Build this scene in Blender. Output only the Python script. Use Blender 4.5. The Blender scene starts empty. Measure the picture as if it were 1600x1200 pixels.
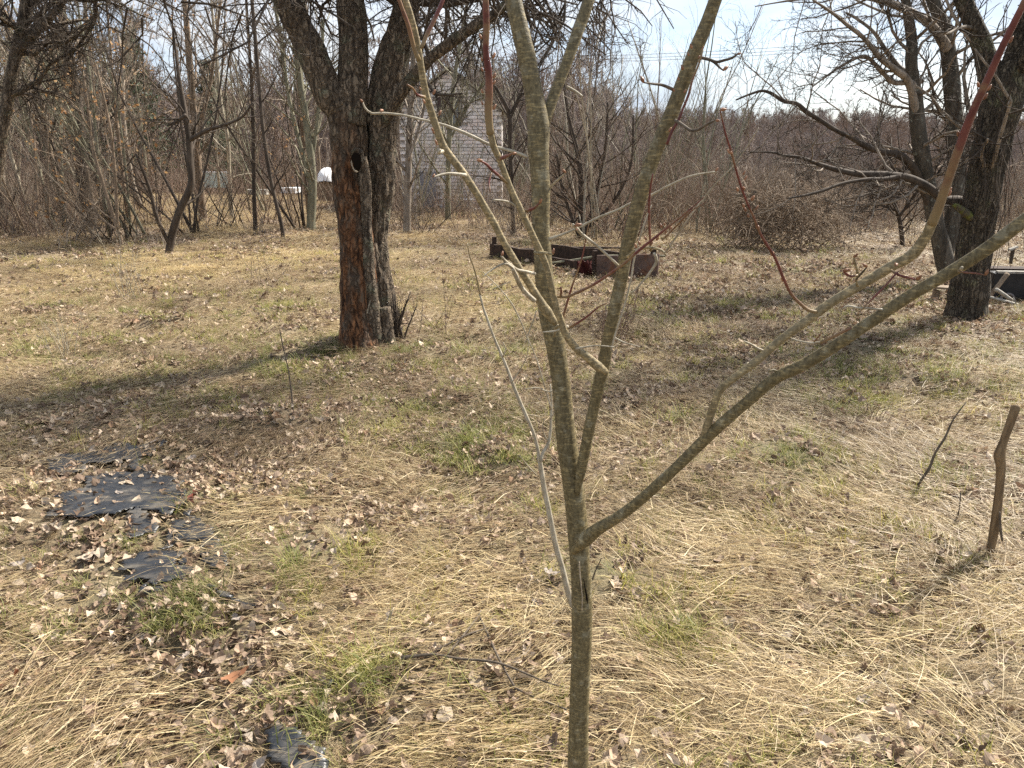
import bpy, math, random
import numpy as np
from mathutils import Vector, Matrix, Euler
R = math.radians
rnd = random.Random(11)
nrg = np.random.default_rng(5)
S = bpy.context.scene
COL = S.collection

# ------------------------------------------------------------------ camera
PITCH = R(17.1); FPX = 1203.0; CAMZ = 1.60
cam = bpy.data.cameras.new('camera'); co = bpy.data.objects.new('camera', cam)
COL.objects.link(co); S.camera = co
co.location = (0, 0, CAMZ); co.rotation_euler = (R(90) - PITCH, 0, 0)
cam.sensor_fit = 'HORIZONTAL'; cam.sensor_width = 36; cam.lens = 36 * FPX / 1600
cam.clip_start = .05; cam.clip_end = 2000

# ------------------------------------------------------------------ world, sun, exposure
SUN_AZ = R(52)      # clockwise from +Y (ahead) towards +X (right)
SUN_EL = R(45)
w = bpy.data.worlds.new('World'); S.world = w; w.use_nodes = True
nt = w.node_tree; nt.nodes.clear()
wo = nt.nodes.new('ShaderNodeOutputWorld'); bg = nt.nodes.new('ShaderNodeBackground')
sky = nt.nodes.new('ShaderNodeTexSky'); sky.sky_type = 'NISHITA'; sky.sun_disc = False
sky.sun_elevation = SUN_EL; sky.sun_rotation = SUN_AZ; sky.air_density = 1.0; sky.dust_density = .8
tc = nt.nodes.new('ShaderNodeTexCoord'); mp = nt.nodes.new('ShaderNodeMapping')
mp.inputs['Scale'].default_value = (1.0, 1.0, 3.2); mp.inputs['Location'].default_value = (.35, 0, .1)
no = nt.nodes.new('ShaderNodeTexNoise'); no.inputs['Scale'].default_value = 2.3
no.inputs['Detail'].default_value = 7; no.inputs['Roughness'].default_value = .58
rp = nt.nodes.new('ShaderNodeValToRGB')
rp.color_ramp.elements[0].position = .34; rp.color_ramp.elements[0].color = (.62, .62, .62, 1)
rp.color_ramp.elements[1].position = .60; rp.color_ramp.elements[1].color = (1, 1, 1, 1)
mx = nt.nodes.new('ShaderNodeMix'); mx.data_type = 'RGBA'
mx.inputs['B'].default_value = (4.2, 4.6, 5.3, 1)
nt.links.new(tc.outputs['Generated'], mp.inputs['Vector']); nt.links.new(mp.outputs[0], no.inputs['Vector'])
nt.links.new(no.outputs['Fac'], rp.inputs['Fac']); nt.links.new(rp.outputs['Color'], mx.inputs['Factor'])
no2 = nt.nodes.new('ShaderNodeTexNoise'); no2.inputs['Scale'].default_value = 4.5; no2.inputs['Detail'].default_value = 6; no2.inputs['Roughness'].default_value = .55
rp2 = nt.nodes.new('ShaderNodeValToRGB'); rp2.color_ramp.elements[0].position = .40; rp2.color_ramp.elements[0].color = (.56, .66, .82, 1)
rp2.color_ramp.elements[1].position = .62; rp2.color_ramp.elements[1].color = (.90, .93, .98, 1)
vm = nt.nodes.new('ShaderNodeVectorMath'); vm.operation = 'SCALE'; vm.inputs['Scale'].default_value = 4.15
nt.links.new(mp.outputs[0], no2.inputs['Vector']); nt.links.new(no2.outputs['Fac'], rp2.inputs['Fac']); nt.links.new(rp2.outputs['Color'], vm.inputs[0]); nt.links.new(vm.outputs[0], mx.inputs['B'])
nt.links.new(sky.outputs['Color'], mx.inputs['A']); nt.links.new(mx.outputs['Result'], bg.inputs['Color'])
bg.inputs['Strength'].default_value = .10
nt.links.new(bg.outputs[0], wo.inputs['Surface'])
sd = bpy.data.lights.new('sun', 'SUN'); sd.energy = 4.5; sd.angle = R(3); sd.color = (1, .95, .86)
so = bpy.data.objects.new('sun', sd); COL.objects.link(so)
sv = Vector((math.sin(SUN_AZ) * math.cos(SUN_EL), math.cos(SUN_AZ) * math.cos(SUN_EL), math.sin(SUN_EL)))
so.rotation_euler = sv.to_track_quat('Z', 'Y').to_euler()
S.view_settings.view_transform = 'Standard'; S.view_settings.look = 'None'
S.view_settings.exposure = 1.42; S.view_settings.gamma = 1; S.view_settings.use_curve_mapping = False
S.render.engine = 'CYCLES'
cy = S.cycles
cy.max_bounces = 5; cy.diffuse_bounces = 3; cy.glossy_bounces = 2; cy.transmission_bounces = 2
cy.use_adaptive_sampling = True; cy.adaptive_threshold = .02; cy.use_denoising = False; cy.sample_clamp_indirect = 3; cy.sample_clamp_direct = 6; cy.volume_bounces = 0

# ------------------------------------------------------------------ pixel helpers (photo pixels, 1600 x 1200)
CP, SP = math.cos(PITCH), math.sin(PITCH)
def ray(px, py):
    u = (px - 800) / FPX; v = (600 - py) / FPX
    return Vector((u, CP + v * SP, -SP + v * CP))
def at(px, py, Y):
    d = ray(px, py); t = Y / d.y
    return Vector((0, 0, CAMZ)) + d * t
def rad(px, py, wpx, Y):
    return wpx * .5 / FPX * (Y / ray(px, py).y)

def sstep(a, b, x):
    t = np.clip((x - a) / (b - a), 0, 1); return t * t * (3 - 2 * t)
_k = [(nrg.uniform(-1, 1, 2), nrg.uniform(0, 6.28)) for _ in range(40)]
def H(x, y):
    x = np.asarray(x, float); y = np.asarray(y, float)
    h = 0 * x
    near = 1 - sstep(14, 40, y)
    for i in range(14):
        k, p = _k[i]; f = 2.2 + i * .45
        h = h + .0085 * np.sin(f * (k[0] * x + k[1] * y) * 1.6 + p) * near
    for i in range(14, 26):
        k, p = _k[i]; f = 7 + (i - 14) * 1.6
        h = h + .0030 * np.sin(f * (k[0] * x + k[1] * y) + p) * near
    h = h + .10 * np.sin(x * .22 + 1.0) * np.sin(y * .19 + .4)
    h = h - .9 * sstep(22, 48, y) + 4.4 * sstep(50, 150, y) + 1.2 * sstep(40, 120, -x) * sstep(30, 90, y)
    h = h + .5 * np.sin(x * .05 + .3) * sstep(50, 110, y)
    return h
def hz(x, y): return float(H(x, y))
def G(px, py):
    d = ray(px, py); C = Vector((0, 0, CAMZ)); t = 1.0
    for _ in range(60):
        p = C + d * t
        t += (p.z - hz(p.x, p.y)) / max(.02, -d.z) * .7
        t = max(.5, min(t, 300))
    p = C + d * t
    return Vector((p.x, p.y, hz(p.x, p.y)))
def proj(x, y, z):
    yy = np.asarray(y) * CP - (np.asarray(z) - CAMZ) * SP
    vv = np.asarray(y) * SP + (np.asarray(z) - CAMZ) * CP
    return 800 + FPX * np.asarray(x) / yy, 600 - FPX * vv / yy

def vnoise(p, seed=0):
    """smooth lattice value noise in 0..1, p (N,3)"""
    i = np.floor(p).astype(np.int64); f = p - i; f = f * f * (3 - 2 * f); out = 0
    def h(a):
        n = (a[:, 0] * 374761393 + a[:, 1] * 668265263 + a[:, 2] * 1274126177 + seed * 97531) & 0xffffffff
        n = ((n ^ (n >> 13)) * 1274126177) & 0xffffffff
        return ((n ^ (n >> 16)) & 0xffff) / 65535.
    for dx in (0, 1):
        for dy in (0, 1):
            for dz in (0, 1):
                wgt = (f[:, 0] if dx else 1 - f[:, 0]) * (f[:, 1] if dy else 1 - f[:, 1]) * (f[:, 2] if dz else 1 - f[:, 2])
                out = out + wgt * h(i + np.array([dx, dy, dz]))
    return out
def n2(x, y, s, seed):
    x = np.atleast_1d(x); y = np.atleast_1d(y)
    p = np.stack([x * s, y * s, 0 * x + .5], 1)
    return .6 * vnoise(p, seed) + .4 * vnoise(p * 2.3 + 7, seed + 1)

# ------------------------------------------------------------------ materials
def newmat(name):
    m = bpy.data.materials.new(name); m.use_nodes = True
    n = m.node_tree; b = n.nodes['Principled BSDF']
    b.inputs['Roughness'].default_value = .85
    b.inputs['Specular IOR Level'].default_value = .25
    return m, n, b
def ramp(n, stops):
    r = n.nodes.new('ShaderNodeValToRGB'); e = r.color_ramp.elements
    while len(e) < len(stops): e.new(.5)
    for k, (p, c) in enumerate(stops): e[k].position = p; e[k].color = (*c, 1)
    return r
def plain(name, c, rough=.8, spec=.25, metal=0, noise=.0, scale=8):
    m, n, b = newmat(name); b.inputs['Roughness'].default_value = rough
    b.inputs['Specular IOR Level'].default_value = spec; b.inputs['Metallic'].default_value = metal
    if noise:
        t = n.nodes.new('ShaderNodeTexCoord'); q = n.nodes.new('ShaderNodeTexNoise'); q.inputs['Scale'].default_value = scale
        q.inputs['Detail'].default_value = 6; q.inputs['Roughness'].default_value = .65
        r = ramp(n, [(.3, tuple(v * (1 - noise) for v in c)), (.7, tuple(min(1, v * (1 + noise)) for v in c))])
        n.links.new(t.outputs['Object'], q.inputs['Vector']); n.links.new(q.outputs['Fac'], r.inputs['Fac'])
        n.links.new(r.outputs['Color'], b.inputs['Base Color'])
    else: b.inputs['Base Color'].default_value = (*c, 1)
    return m
def bark(name, dark, light, scale=30, zs=.3, bump=.4, cr=(.36, .64), upper=None, along=None, plates=0, patch=None, patch_amt=.5, pscale=3, rings=False, rough=.85, pzs=1):
    m, n, b = newmat(name); b.inputs['Roughness'].default_value = rough
    t = n.nodes.new('ShaderNodeTexCoord'); mp = n.nodes.new('ShaderNodeMapping')
    mp.inputs['Scale'].default_value = (1, 1, zs)
    q = n.nodes.new('ShaderNodeTexNoise'); q.inputs['Scale'].default_value = scale; q.inputs['Detail'].default_value = 8
    q.inputs['Roughness'].default_value = .7
    r = ramp(n, [(cr[0], dark), (cr[1], light)])
    n.links.new(t.outputs['Object'], mp.inputs[0]); n.links.new(mp.outputs[0], q.inputs['Vector'])
    n.links.new(q.outputs['Fac'], r.inputs['Fac']); col = r.outputs['Color']
    if patch:
        q2 = n.nodes.new('ShaderNodeTexNoise'); q2.inputs['Scale'].default_value = pscale; q2.inputs['Detail'].default_value = 5
        q2.inputs['Roughness'].default_value = .65
        mp2 = n.nodes.new('ShaderNodeMapping'); mp2.inputs['Scale'].default_value = (1, 1, pzs)
        n.links.new(t.outputs['Object'], mp2.inputs[0]); n.links.new(mp2.outputs[0], q2.inputs['Vector'])
        r2 = ramp(n, [(.62 - patch_amt * .3, (0, 0, 0)), (.74 - patch_amt * .3, (1, 1, 1))])
        x = n.nodes.new('ShaderNodeMix'); x.data_type = 'RGBA'; x.inputs['B'].default_value = (*patch, 1)
        ml = n.nodes.new('ShaderNodeMix'); ml.data_type = 'RGBA'; ml.blend_type = 'MULTIPLY'; ml.inputs['Factor'].default_value = .7
        n.links.new(q2.outputs['Fac'], r2.inputs['Fac']); n.links.new(r2.outputs['Color'], x.inputs['Factor'])
        n.links.new(col, x.inputs['A']); col = x.outputs['Result']
    h = q.outputs['Fac']
    if plates:
        vo = n.nodes.new('ShaderNodeTexVoronoi'); vo.feature = 'DISTANCE_TO_EDGE'; vo.inputs['Scale'].default_value = plates
        mpv = n.nodes.new('ShaderNodeMapping'); mpv.inputs['Scale'].default_value = (1, 1, .20); nd = n.nodes.new('ShaderNodeTexNoise'); nd.inputs['Scale'].default_value = plates * .6; nd.inputs['Detail'].default_value = 4
        va = n.nodes.new('ShaderNodeVectorMath'); va.operation = 'MULTIPLY_ADD'; va.inputs[1].default_value = (.10, .10, .22); n.links.new(t.outputs['Object'], nd.inputs['Vector'])
        n.links.new(nd.outputs['Color'], va.inputs[0]); n.links.new(t.outputs['Object'], va.inputs[2]); n.links.new(va.outputs[0], mpv.inputs[0]); n.links.new(mpv.outputs[0], vo.inputs['Vector'])
        rv = ramp(n, [(.0, (.42, .38, .35)), (.20, (1.08, 1.08, 1.08))]); n.links.new(vo.outputs['Distance'], rv.inputs['Fac'])
        av = n.nodes.new('ShaderNodeMath'); av.operation = 'MULTIPLY_ADD'; av.inputs[1].default_value = .35; n.links.new(h, av.inputs[0]); n.links.new(rv.outputs['Color'], av.inputs[2]); h = av.outputs[0]
    if rings:
        q3 = n.nodes.new('ShaderNodeTexNoise'); q3.inputs['Scale'].default_value = 60; q3.inputs['Detail'].default_value = 4
        mp3 = n.nodes.new('ShaderNodeMapping'); mp3.inputs['Scale'].default_value = (1.2, 1.2, 5.5)
        n.links.new(t.outputs['Object'], mp3.inputs[0]); n.links.new(mp3.outputs[0], q3.inputs['Vector'])
        r3 = ramp(n, [(.54, (.93, .93, .93)), (.60, (1.6, 1.55, 1.45))])
        x3 = n.nodes.new('ShaderNodeMix'); x3.data_type = 'RGBA'; x3.blend_type = 'MULTIPLY'; x3.inputs['Factor'].default_value = 1
        n.links.new(q3.outputs['Fac'], r3.inputs['Fac']); n.links.new(col, x3.inputs['A']); n.links.new(r3.outputs['Color'], x3.inputs['B'])
        col = x3.outputs['Result']
        ad = n.nodes.new('ShaderNodeMath'); ad.operation = 'ADD'; n.links.new(h, ad.inputs[0]); n.links.new(q3.outputs['Fac'], ad.inputs[1]); h = ad.outputs[0]
    if upper:      # the weathered bark still on above the hollow: (z0, z1, dark, light)
        z0, z1, dk, lt = upper; sx = n.nodes.new('ShaderNodeSeparateXYZ'); n.links.new(t.outputs['Object'], sx.inputs[0])
        q4 = n.nodes.new('ShaderNodeTexNoise'); q4.inputs['Scale'].default_value = 6; q4.inputs['Detail'].default_value = 6; n.links.new(t.outputs['Object'], q4.inputs['Vector'])
        m1 = n.nodes.new('ShaderNodeMath'); m1.operation = 'MULTIPLY_ADD'; m1.inputs[1].default_value = 1.6; n.links.new(q4.outputs['Fac'], m1.inputs[0]); n.links.new(sx.outputs['Z'], m1.inputs[2])
        mr = n.nodes.new('ShaderNodeMapRange'); mr.inputs['From Min'].default_value = z0 + .8; mr.inputs['From Max'].default_value = z1 + .8; n.links.new(m1.outputs[0], mr.inputs['Value'])
        r4 = ramp(n, [(cr[0], dk), (cr[1], lt)]); n.links.new(q.outputs['Fac'], r4.inputs['Fac'])
        x4 = n.nodes.new('ShaderNodeMix'); x4.data_type = 'RGBA'; n.links.new(mr.outputs[0], x4.inputs['Factor']); n.links.new(col, x4.inputs['A']); n.links.new(r4.outputs['Color'], x4.inputs['B']); col = x4.outputs['Result']
    if along:      # older olive bark at the foot of a shoot
        at_ = n.nodes.new('ShaderNodeAttribute'); at_.attribute_name = 'along'; r5 = ramp(n, [(.0, (1, 1, 1)), (.28, (0, 0, 0))]); n.links.new(at_.outputs['Fac'], r5.inputs['Fac'])
        x5 = n.nodes.new('ShaderNodeMix'); x5.data_type = 'RGBA'; n.links.new(r5.outputs['Color'], x5.inputs['Factor']); n.links.new(col, x5.inputs['A']); x5.inputs['B'].default_value = (*along, 1); col = x5.outputs['Result']
    if plates:
        xv = n.nodes.new('ShaderNodeMix'); xv.data_type = 'RGBA'; xv.blend_type = 'MULTIPLY'; xv.inputs['Factor'].default_value = .75; n.links.new(col, xv.inputs['A']); n.links.new(rv.outputs['Color'], xv.inputs['B']); col = xv.outputs['Result']
    n.links.new(col, b.inputs['Base Color'])
    if bump:
        bp = n.nodes.new('ShaderNodeBump'); bp.inputs['Strength'].default_value = bump; bp.inputs['Distance'].default_value = .02 if not rings else .0015
        n.links.new(h, bp.inputs['Height']); n.links.new(bp.outputs[0], b.inputs['Normal'])
    return m
def bladeish(name, stops, transl=.35, rough=.6, spec=.3, tint=None, tints=None):
    """grass / leaf material: colour by instance random and a stored 'tint', part of the light goes through"""
    m, n, b = newmat(name); b.inputs['Roughness'].default_value = rough; b.inputs['Specular IOR Level'].default_value = spec
    oi = n.nodes.new('ShaderNodeObjectInfo'); geo = n.nodes.new('ShaderNodeNewGeometry')
    ad = n.nodes.new('ShaderNodeMath'); ad.operation = 'ADD'
    fr = n.nodes.new('ShaderNodeMath'); fr.operation = 'FRACT'
    n.links.new(oi.outputs['Random'], ad.inputs[0]); n.links.new(geo.outputs['Random Per Island'], ad.inputs[1])
    n.links.new(ad.outputs[0], fr.inputs[0])
    r = ramp(n, stops); n.links.new(fr.outputs[0], r.inputs['Fac']); col = r.outputs['Color']
    if tints:
        a = n.nodes.new('ShaderNodeAttribute'); a.attribute_type = 'INSTANCER'; a.attribute_name = 'tint'
        r2 = ramp(n, tints); n.links.new(a.outputs['Fac'], r2.inputs['Fac'])
        x = n.nodes.new('ShaderNodeMix'); x.data_type = 'RGBA'; x.blend_type = 'MULTIPLY'; x.inputs['Factor'].default_value = 1
        n.links.new(col, x.inputs['A']); n.links.new(r2.outputs['Color'], x.inputs['B']); col = x.outputs['Result']
    tr = n.nodes.new('ShaderNodeBsdfTranslucent'); ms = n.nodes.new('ShaderNodeMixShader'); ms.inputs[0].default_value = transl
    out = n.nodes['Material Output']
    n.links.new(col, b.inputs['Base Color']); n.links.new(col, tr.inputs['Color'])
    n.links.new(b.outputs[0], ms.inputs[1]); n.links.new(tr.outputs[0], ms.inputs[2]); n.links.new(ms.outputs[0], out.inputs['Surface'])
    return m
M = {}
M['sapling'] = bark('young_olive_bark', (.075, .058, .028), (.175, .14, .072), 190, .5, .5, (.38, .62), patch=(.21, .185, .12), patch_amt=.25, pscale=45, rings=True, rough=.55)
M['sapling_pale'] = bark('pale_young_bark', (.13, .10, .052), (.29, .235, .14), 170, .4, .3, rings=True, rough=.55)
M['shoot_red'] = bark('red_shoot_bark', (.085, .024, .020), (.17, .055, .042), 50, .4, .15, along=(.21, .155, .08), patch=(.20, .12, .06), patch_amt=.5, pscale=16, rough=.4)
M['twig_pale'] = bark('pale_twig_bark', (.22, .18, .12), (.42, .37, .28), 60, .4, .2, rough=.6)
M['twig_dark'] = bark('dark_twig_bark', (.055, .042, .03), (.14, .11, .08), 40, .4, .2)
M['old'] = bark('old_furrowed_bark', (.055, .041, .029), (.25, .19, .13), 42, .28, 1, (.38, .62), patch=(.16, .15, .10), patch_amt=.3, pscale=7, plates=30)
M['old_red'] = bark('old_red_brown_wood', (.035, .016, .008), (.25, .115, .05), 38, .22, 1, (.38, .62), (1.2, 1.7, (.030, .021, .014), (.20, .15, .10)), patch=(.11, .08, .055), patch_amt=.45, pscale=9, pzs=.4, plates=24)
M['right'] = bark('ridged_grey_bark', (.035, .028, .02), (.155, .125, .088), 40, .16, 1, (.40, .62), patch=(.13, .12, .07), patch_amt=.25, pscale=5, plates=32)
M['moss'] = bark('mossy_bark', (.06, .05, .03), (.14, .12, .07), 18, .6, .8, patch=(.13, .14, .035), patch_amt=.5, pscale=14)
M['bgA'] = bark('grey_brown_bark', (.12, .095, .07), (.33, .27, .21), 14, .3, 0)
M['bgB'] = bark('dark_bark', (.035, .026, .019), (.095, .072, .053), 14, .3, 0)
M['bgC'] = bark('brown_bark', (.11, .08, .052), (.29, .215, .15), 14, .3, 0)
M['bgG'] = bark('green_grey_bark', (.11, .10, .065), (.27, .25, .17), 10, .3, 0)
M['bgR'] = bark('red_brown_bark', (.12, .078, .055), (.27, .185, .135), 10, .3, 0)
M['farA'] = plain('far_twigs_grey', (.23, .19, .17), .9, .1)
M['farB'] = plain('far_twigs_brown', (.22, .165, .13), .9, .1)
M['dryleaf'] = bladeish('hanging_dry_leaf', [(0, (.25, .12, .05)), (.5, (.40, .22, .09)), (1, (.50, .33, .16))], .4)
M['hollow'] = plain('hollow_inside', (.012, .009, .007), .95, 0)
M['cut'] = plain('callus_wood', (.30, .24, .17), .8, .2, noise=.3, scale=30)
M['needles'] = bladeish('needles', [(0, (.035, .055, .028)), (1, (.075, .10, .05))], .2)
M['stake'] = bark('stake_wood', (.10, .065, .035), (.26, .18, .10), 40, .12, .6)
M['straw'] = bladeish('dry_straw', [(0, (.10, .068, .04)), (.18, (.27, .19, .115)), (.42, (.40, .30, .19)), (.76, (.53, .42, .275)), (1, (.66, .565, .40))], .30, .5, .35,
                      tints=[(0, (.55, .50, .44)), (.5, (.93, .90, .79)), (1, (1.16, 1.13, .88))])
M['green'] = bladeish('green_grass_blade', [(0, (.13, .155, .045)), (.4, (.24, .25, .07)), (.7, (.37, .345, .11)), (1, (.48, .41, .19))], .4, .5, .3,
                      tints=[(0, (.6, .62, .6)), (.5, (1, 1, 1)), (1, (1.35, 1.25, .9))])
M['leaf'] = bladeish('dead_leaf', [(0, (.11, .07, .045)), (.3, (.24, .165, .115)), (.6, (.40, .30, .22)), (.85, (.56, .46, .355)), (1, (.27, .16, .095))], .15, .7, .25,
                     tints=[(0, (.7, .7, .7)), (1, (1.15, 1.12, 1.05))])
M['sheet'] = None

# ------------------------------------------------------------------ mesh building
def mesh_np(name, V, F, smooth=True):
    """V (n,3), F list of arrays of equal-sized faces"""
    me = bpy.data.meshes.new(name)
    V = np.asarray(V, np.float32); me.vertices.add(len(V)); me.vertices.foreach_set('co', V.ravel())
    Fs = [np.asarray(f, np.int32) for f in F if len(f)]
    loops = np.concatenate([f.ravel() for f in Fs]); sizes = np.concatenate([np.full(len(f), f.shape[1], np.int32) for f in Fs])
    me.loops.add(len(loops)); me.loops.foreach_set('vertex_index', loops)
    me.polygons.add(len(sizes)); st = np.concatenate([[0], np.cumsum(sizes)[:-1]]).astype(np.int32)
    me.polygons.foreach_set('loop_start', st); me.polygons.foreach_set('loop_total', sizes)
    me.polygons.foreach_set('use_smooth', np.full(len(sizes), smooth))
    me.update(calc_edges=True); me.validate()
    return me
def link(name, me, mat, parent=None, loc=None, col=COL):
    o = bpy.data.objects.new(name, me)
    if mat is not None and me is not None and not me.materials: me.materials.append(mat)
    if col: col.objects.link(o)
    if parent: o.parent = parent
    if loc is not None: o.location = loc
    return o
def tag(o, label=None, cat=None, group=None, kind=None):
    if label: o['label'] = label
    if cat: o['category'] = cat
    if group: o['group'] = group
    if kind: o['kind'] = kind
    return o
def thing(name, loc, label, cat, group=None, rz=0):
    o = bpy.data.objects.new(name, None); COL.objects.link(o); o.location = loc; o.rotation_euler = (0, 0, rz)
    o.empty_display_size = .1
    return tag(o, label, cat, group)

class MB:
    def __init__(s): s.V = []; s.F = {}; s.n = 0
    def add(s, V, faces):
        V = np.asarray(V, float).reshape(-1, 3)
        for f in faces:
            f = np.asarray(f); s.F.setdefault(f.shape[1], []).append(f + s.n)
        s.V.append(V); s.n += len(V)
    def tubes(s, paths, sides=3):
        """paths: list of (pts list, radii list); batched by point count"""
        by = {}
        for p, r in paths: by.setdefault(len(p), []).append((p, r))
        for n, L in by.items():
            P = np.array([[tuple(q) for q in p] for p, r in L], float); Rr = np.array([r for p, r in L], float)
            T = np.gradient(P, axis=1); T /= np.linalg.norm(T, axis=2, keepdims=True) + 1e-9
            mt = T.mean(1); ax = np.argmin(np.abs(mt), axis=1); ref = np.eye(3)[ax][:, None, :]
            U = np.cross(T, ref); U /= np.linalg.norm(U, axis=2, keepdims=True) + 1e-9
            W = np.cross(T, U)
            a = np.arange(sides) * 2 * np.pi / sides
            V = P[:, :, None, :] + Rr[:, :, None, None] * (U[:, :, None, :] * np.cos(a)[None, None, :, None] + W[:, :, None, :] * np.sin(a)[None, None, :, None])
            m = len(L); base = (np.arange(m) * n * sides)[:, None, None]
            i = np.arange(n - 1)[None, :, None] * sides; j = np.arange(sides)[None, None, :]; j2 = (j + 1) % sides
            q = np.stack([base + i + j, base + i + j2, base + i + sides + j2, base + i + sides + j], -1).reshape(-1, 4)
            fs = [q]
            if sides > 4:
                b0 = (np.arange(m) * n * sides)[:, None]
                fs.append((b0 + np.arange(sides)[None, ::-1])); fs.append(b0 + (n - 1) * sides + np.arange(sides)[None, :])
            s.add(V, fs)
    def box(s, c, size, rot=None, taper=1.):
        x, y, z = [v / 2 for v in size]
        v = [Vector((a * x * (taper if d > 0 else 1), b * y * (taper if d > 0 else 1), d * z)) for d in (-1, 1) for b in (-1, 1) for a in (-1, 1)]
        if rot is not None: v = [rot @ q for q in v]
        v = [tuple(q + Vector(c)) for q in v]
        s.add(v, [[(0, 2, 3, 1), (4, 5, 7, 6), (0, 1, 5, 4), (2, 6, 7, 3), (0, 4, 6, 2), (1, 3, 7, 5)]])
    def mesh(s, name, smooth=True, origin=None):
        V = np.concatenate(s.V)
        if origin is not None: V = V - np.array(tuple(origin))
        return mesh_np(name, V, [np.concatenate(f) for f in s.F.values()], smooth)
    def ob(s, name, mat, parent=None, origin=None, smooth=True, loc=None, col=COL):
        return link(name, s.mesh(name, smooth, origin), mat, parent, loc, col)

def smooth_path(P, Rr, step):
    """Catmull-Rom through P with radii, sampled about every `step`"""
    P = [np.array(tuple(p), float) for p in P]; n = len(P); out = []; rr = []
    for i in range(n - 1):
        p0 = P[i - 1] if i else 2 * P[0] - P[1]; p1, p2 = P[i], P[i + 1]; p3 = P[i + 2] if i + 2 < n else 2 * P[-1] - P[-2]
        k = max(2, int(np.linalg.norm(p2 - p1) / step))
        for j in range(k):
            t = j / k
            out.append(.5 * (2 * p1 + (p2 - p0) * t + (2 * p0 - 5 * p1 + 4 * p2 - p3) * t * t + (3 * p1 - p0 - 3 * p2 + p3) * t ** 3))
            rr.append(Rr[i] * (1 - t) + Rr[i + 1] * t)
    out.append(P[-1]); rr.append(Rr[-1])
    return np.array(out), np.array(rr)
def limb(mb, P, Rr, step=.02, sides=12, amp=0., nscale=(8, 8, 2), seed=0, knots=0., ridge=0.):
    """a thick limb with displaced bark relief"""
    P, r = smooth_path(P, Rr, step); n = len(P)
    T = np.gradient(P, axis=0); T /= np.linalg.norm(T, axis=1, keepdims=True)
    U = np.zeros_like(P); u = np.cross(T[0], [0, 1, 0.01]); u /= np.linalg.norm(u)
    for i in range(n):
        u = u - T[i] * np.dot(u, T[i]); u /= np.linalg.norm(u) + 1e-9; U[i] = u
    W = np.cross(T, U); a = np.arange(sides) * 2 * np.pi / sides
    s = np.concatenate([[0], np.cumsum(np.linalg.norm(np.diff(P, axis=0), axis=1))])
    rr = np.repeat(r[:, None], sides, 1)
    if knots:
        g = vnoise(np.stack([s * 9, s * 0, s * 0 + seed], 1), seed); rr = rr * (1 + knots * (g[:, None] - .5))
    D = U[:, None, :] * np.cos(a)[None, :, None] + W[:, None, :] * np.sin(a)[None, :, None]
    if amp or ridge:
        q = (D * r.mean() * 1.0)
        q = np.stack([D[..., 0] * r.mean() * nscale[0], D[..., 1] * r.mean() * nscale[1] + D[..., 2] * r.mean() * nscale[1], np.repeat((s * nscale[2])[:, None], sides, 1)], -1).reshape(-1, 3)
        # bark furrows: ridged noise, long in the limb's direction
        f = np.abs(vnoise(q, seed) - .5) * 2; f2 = np.abs(vnoise(q * 2.7 + 3, seed + 5) - .5) * 2
        f = np.clip(f * .65 + f2 * .35, 0, 1) ** .6
        lump = vnoise(q * .28 + 9, seed + 9)
        rr = rr + (amp * (f.reshape(n, sides) - .6) + ridge * (lump.reshape(n, sides) - .5))
    V = (P[:, None, :] + D * rr[..., None]).reshape(-1, 3)
    i = np.arange(n - 1)[:, None] * sides; j = np.arange(sides)[None, :]; j2 = (j + 1) % sides
    F = np.stack([i + j, i + j2, i + sides + j2, i + sides + j], -1).reshape(-1, 4)
    mb.add(V, [F, np.array([list(range(sides))[::-1]]), np.array([[(n - 1) * sides + k for k in range(sides)]])])
    return P, r

# ------------------------------------------------------------------ branching
def rdir(r, up=0):
    v = Vector((r.gauss(0, 1), r.gauss(0, 1), r.gauss(0, 1) + up)); return v.normalized()
def grow(out, p, d, L, r0, lvl, P, r):
    n = P['n'][lvl]; pts = [p.copy()]; rs = [r0]; d = d.normalized()
    tr = P['trop'][lvl]; wb = P['wob'][lvl]; end = P['tip']
    for i in range(n):
        d = (d + Vector((r.gauss(0, wb), r.gauss(0, wb), r.gauss(0, wb) + tr))).normalized()
        p = p + d * (L / n); pts.append(p); rs.append(r0 * (1 - (1 - end) * (i + 1) / n))
    out.append((lvl, pts, rs))
    if lvl + 1 < len(P['n']):
        k = P['k'][lvl]; k = int(k * r.uniform(.75, 1.3) + .5)
        sprout(out, pts, rs, L, lvl + 1, k, P, r)
def sprout(out, pts, rs, L, lvl, k, P, r, t0=None, minr=.0012):
    minr = P.get('minr', minr)
    t0 = P['t0'][lvl - 1] if t0 is None else t0
    n = len(pts) - 1
    for _ in range(k):
        t = t0 + (1 - t0) * r.random(); f = t * n; i = min(int(f), n - 1); f -= i
        q = pts[i].lerp(pts[i + 1], f); ax = (pts[i + 1] - pts[i]).normalized()
        side = ax.cross(rdir(r)).normalized(); a = P['ang'][lvl - 1] * r.uniform(.7, 1.25)
        dd = ax * math.cos(a) + side * math.sin(a)
        l = L * P['lr'][lvl - 1] * (1.15 - .6 * t) * r.uniform(.55, 1.25)
        rr = max(minr, (rs[i] * (1 - f) + rs[i + 1] * f) * P['rr'][lvl - 1])
        grow(out, q, dd, l, rr, lvl, P, r)
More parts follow.
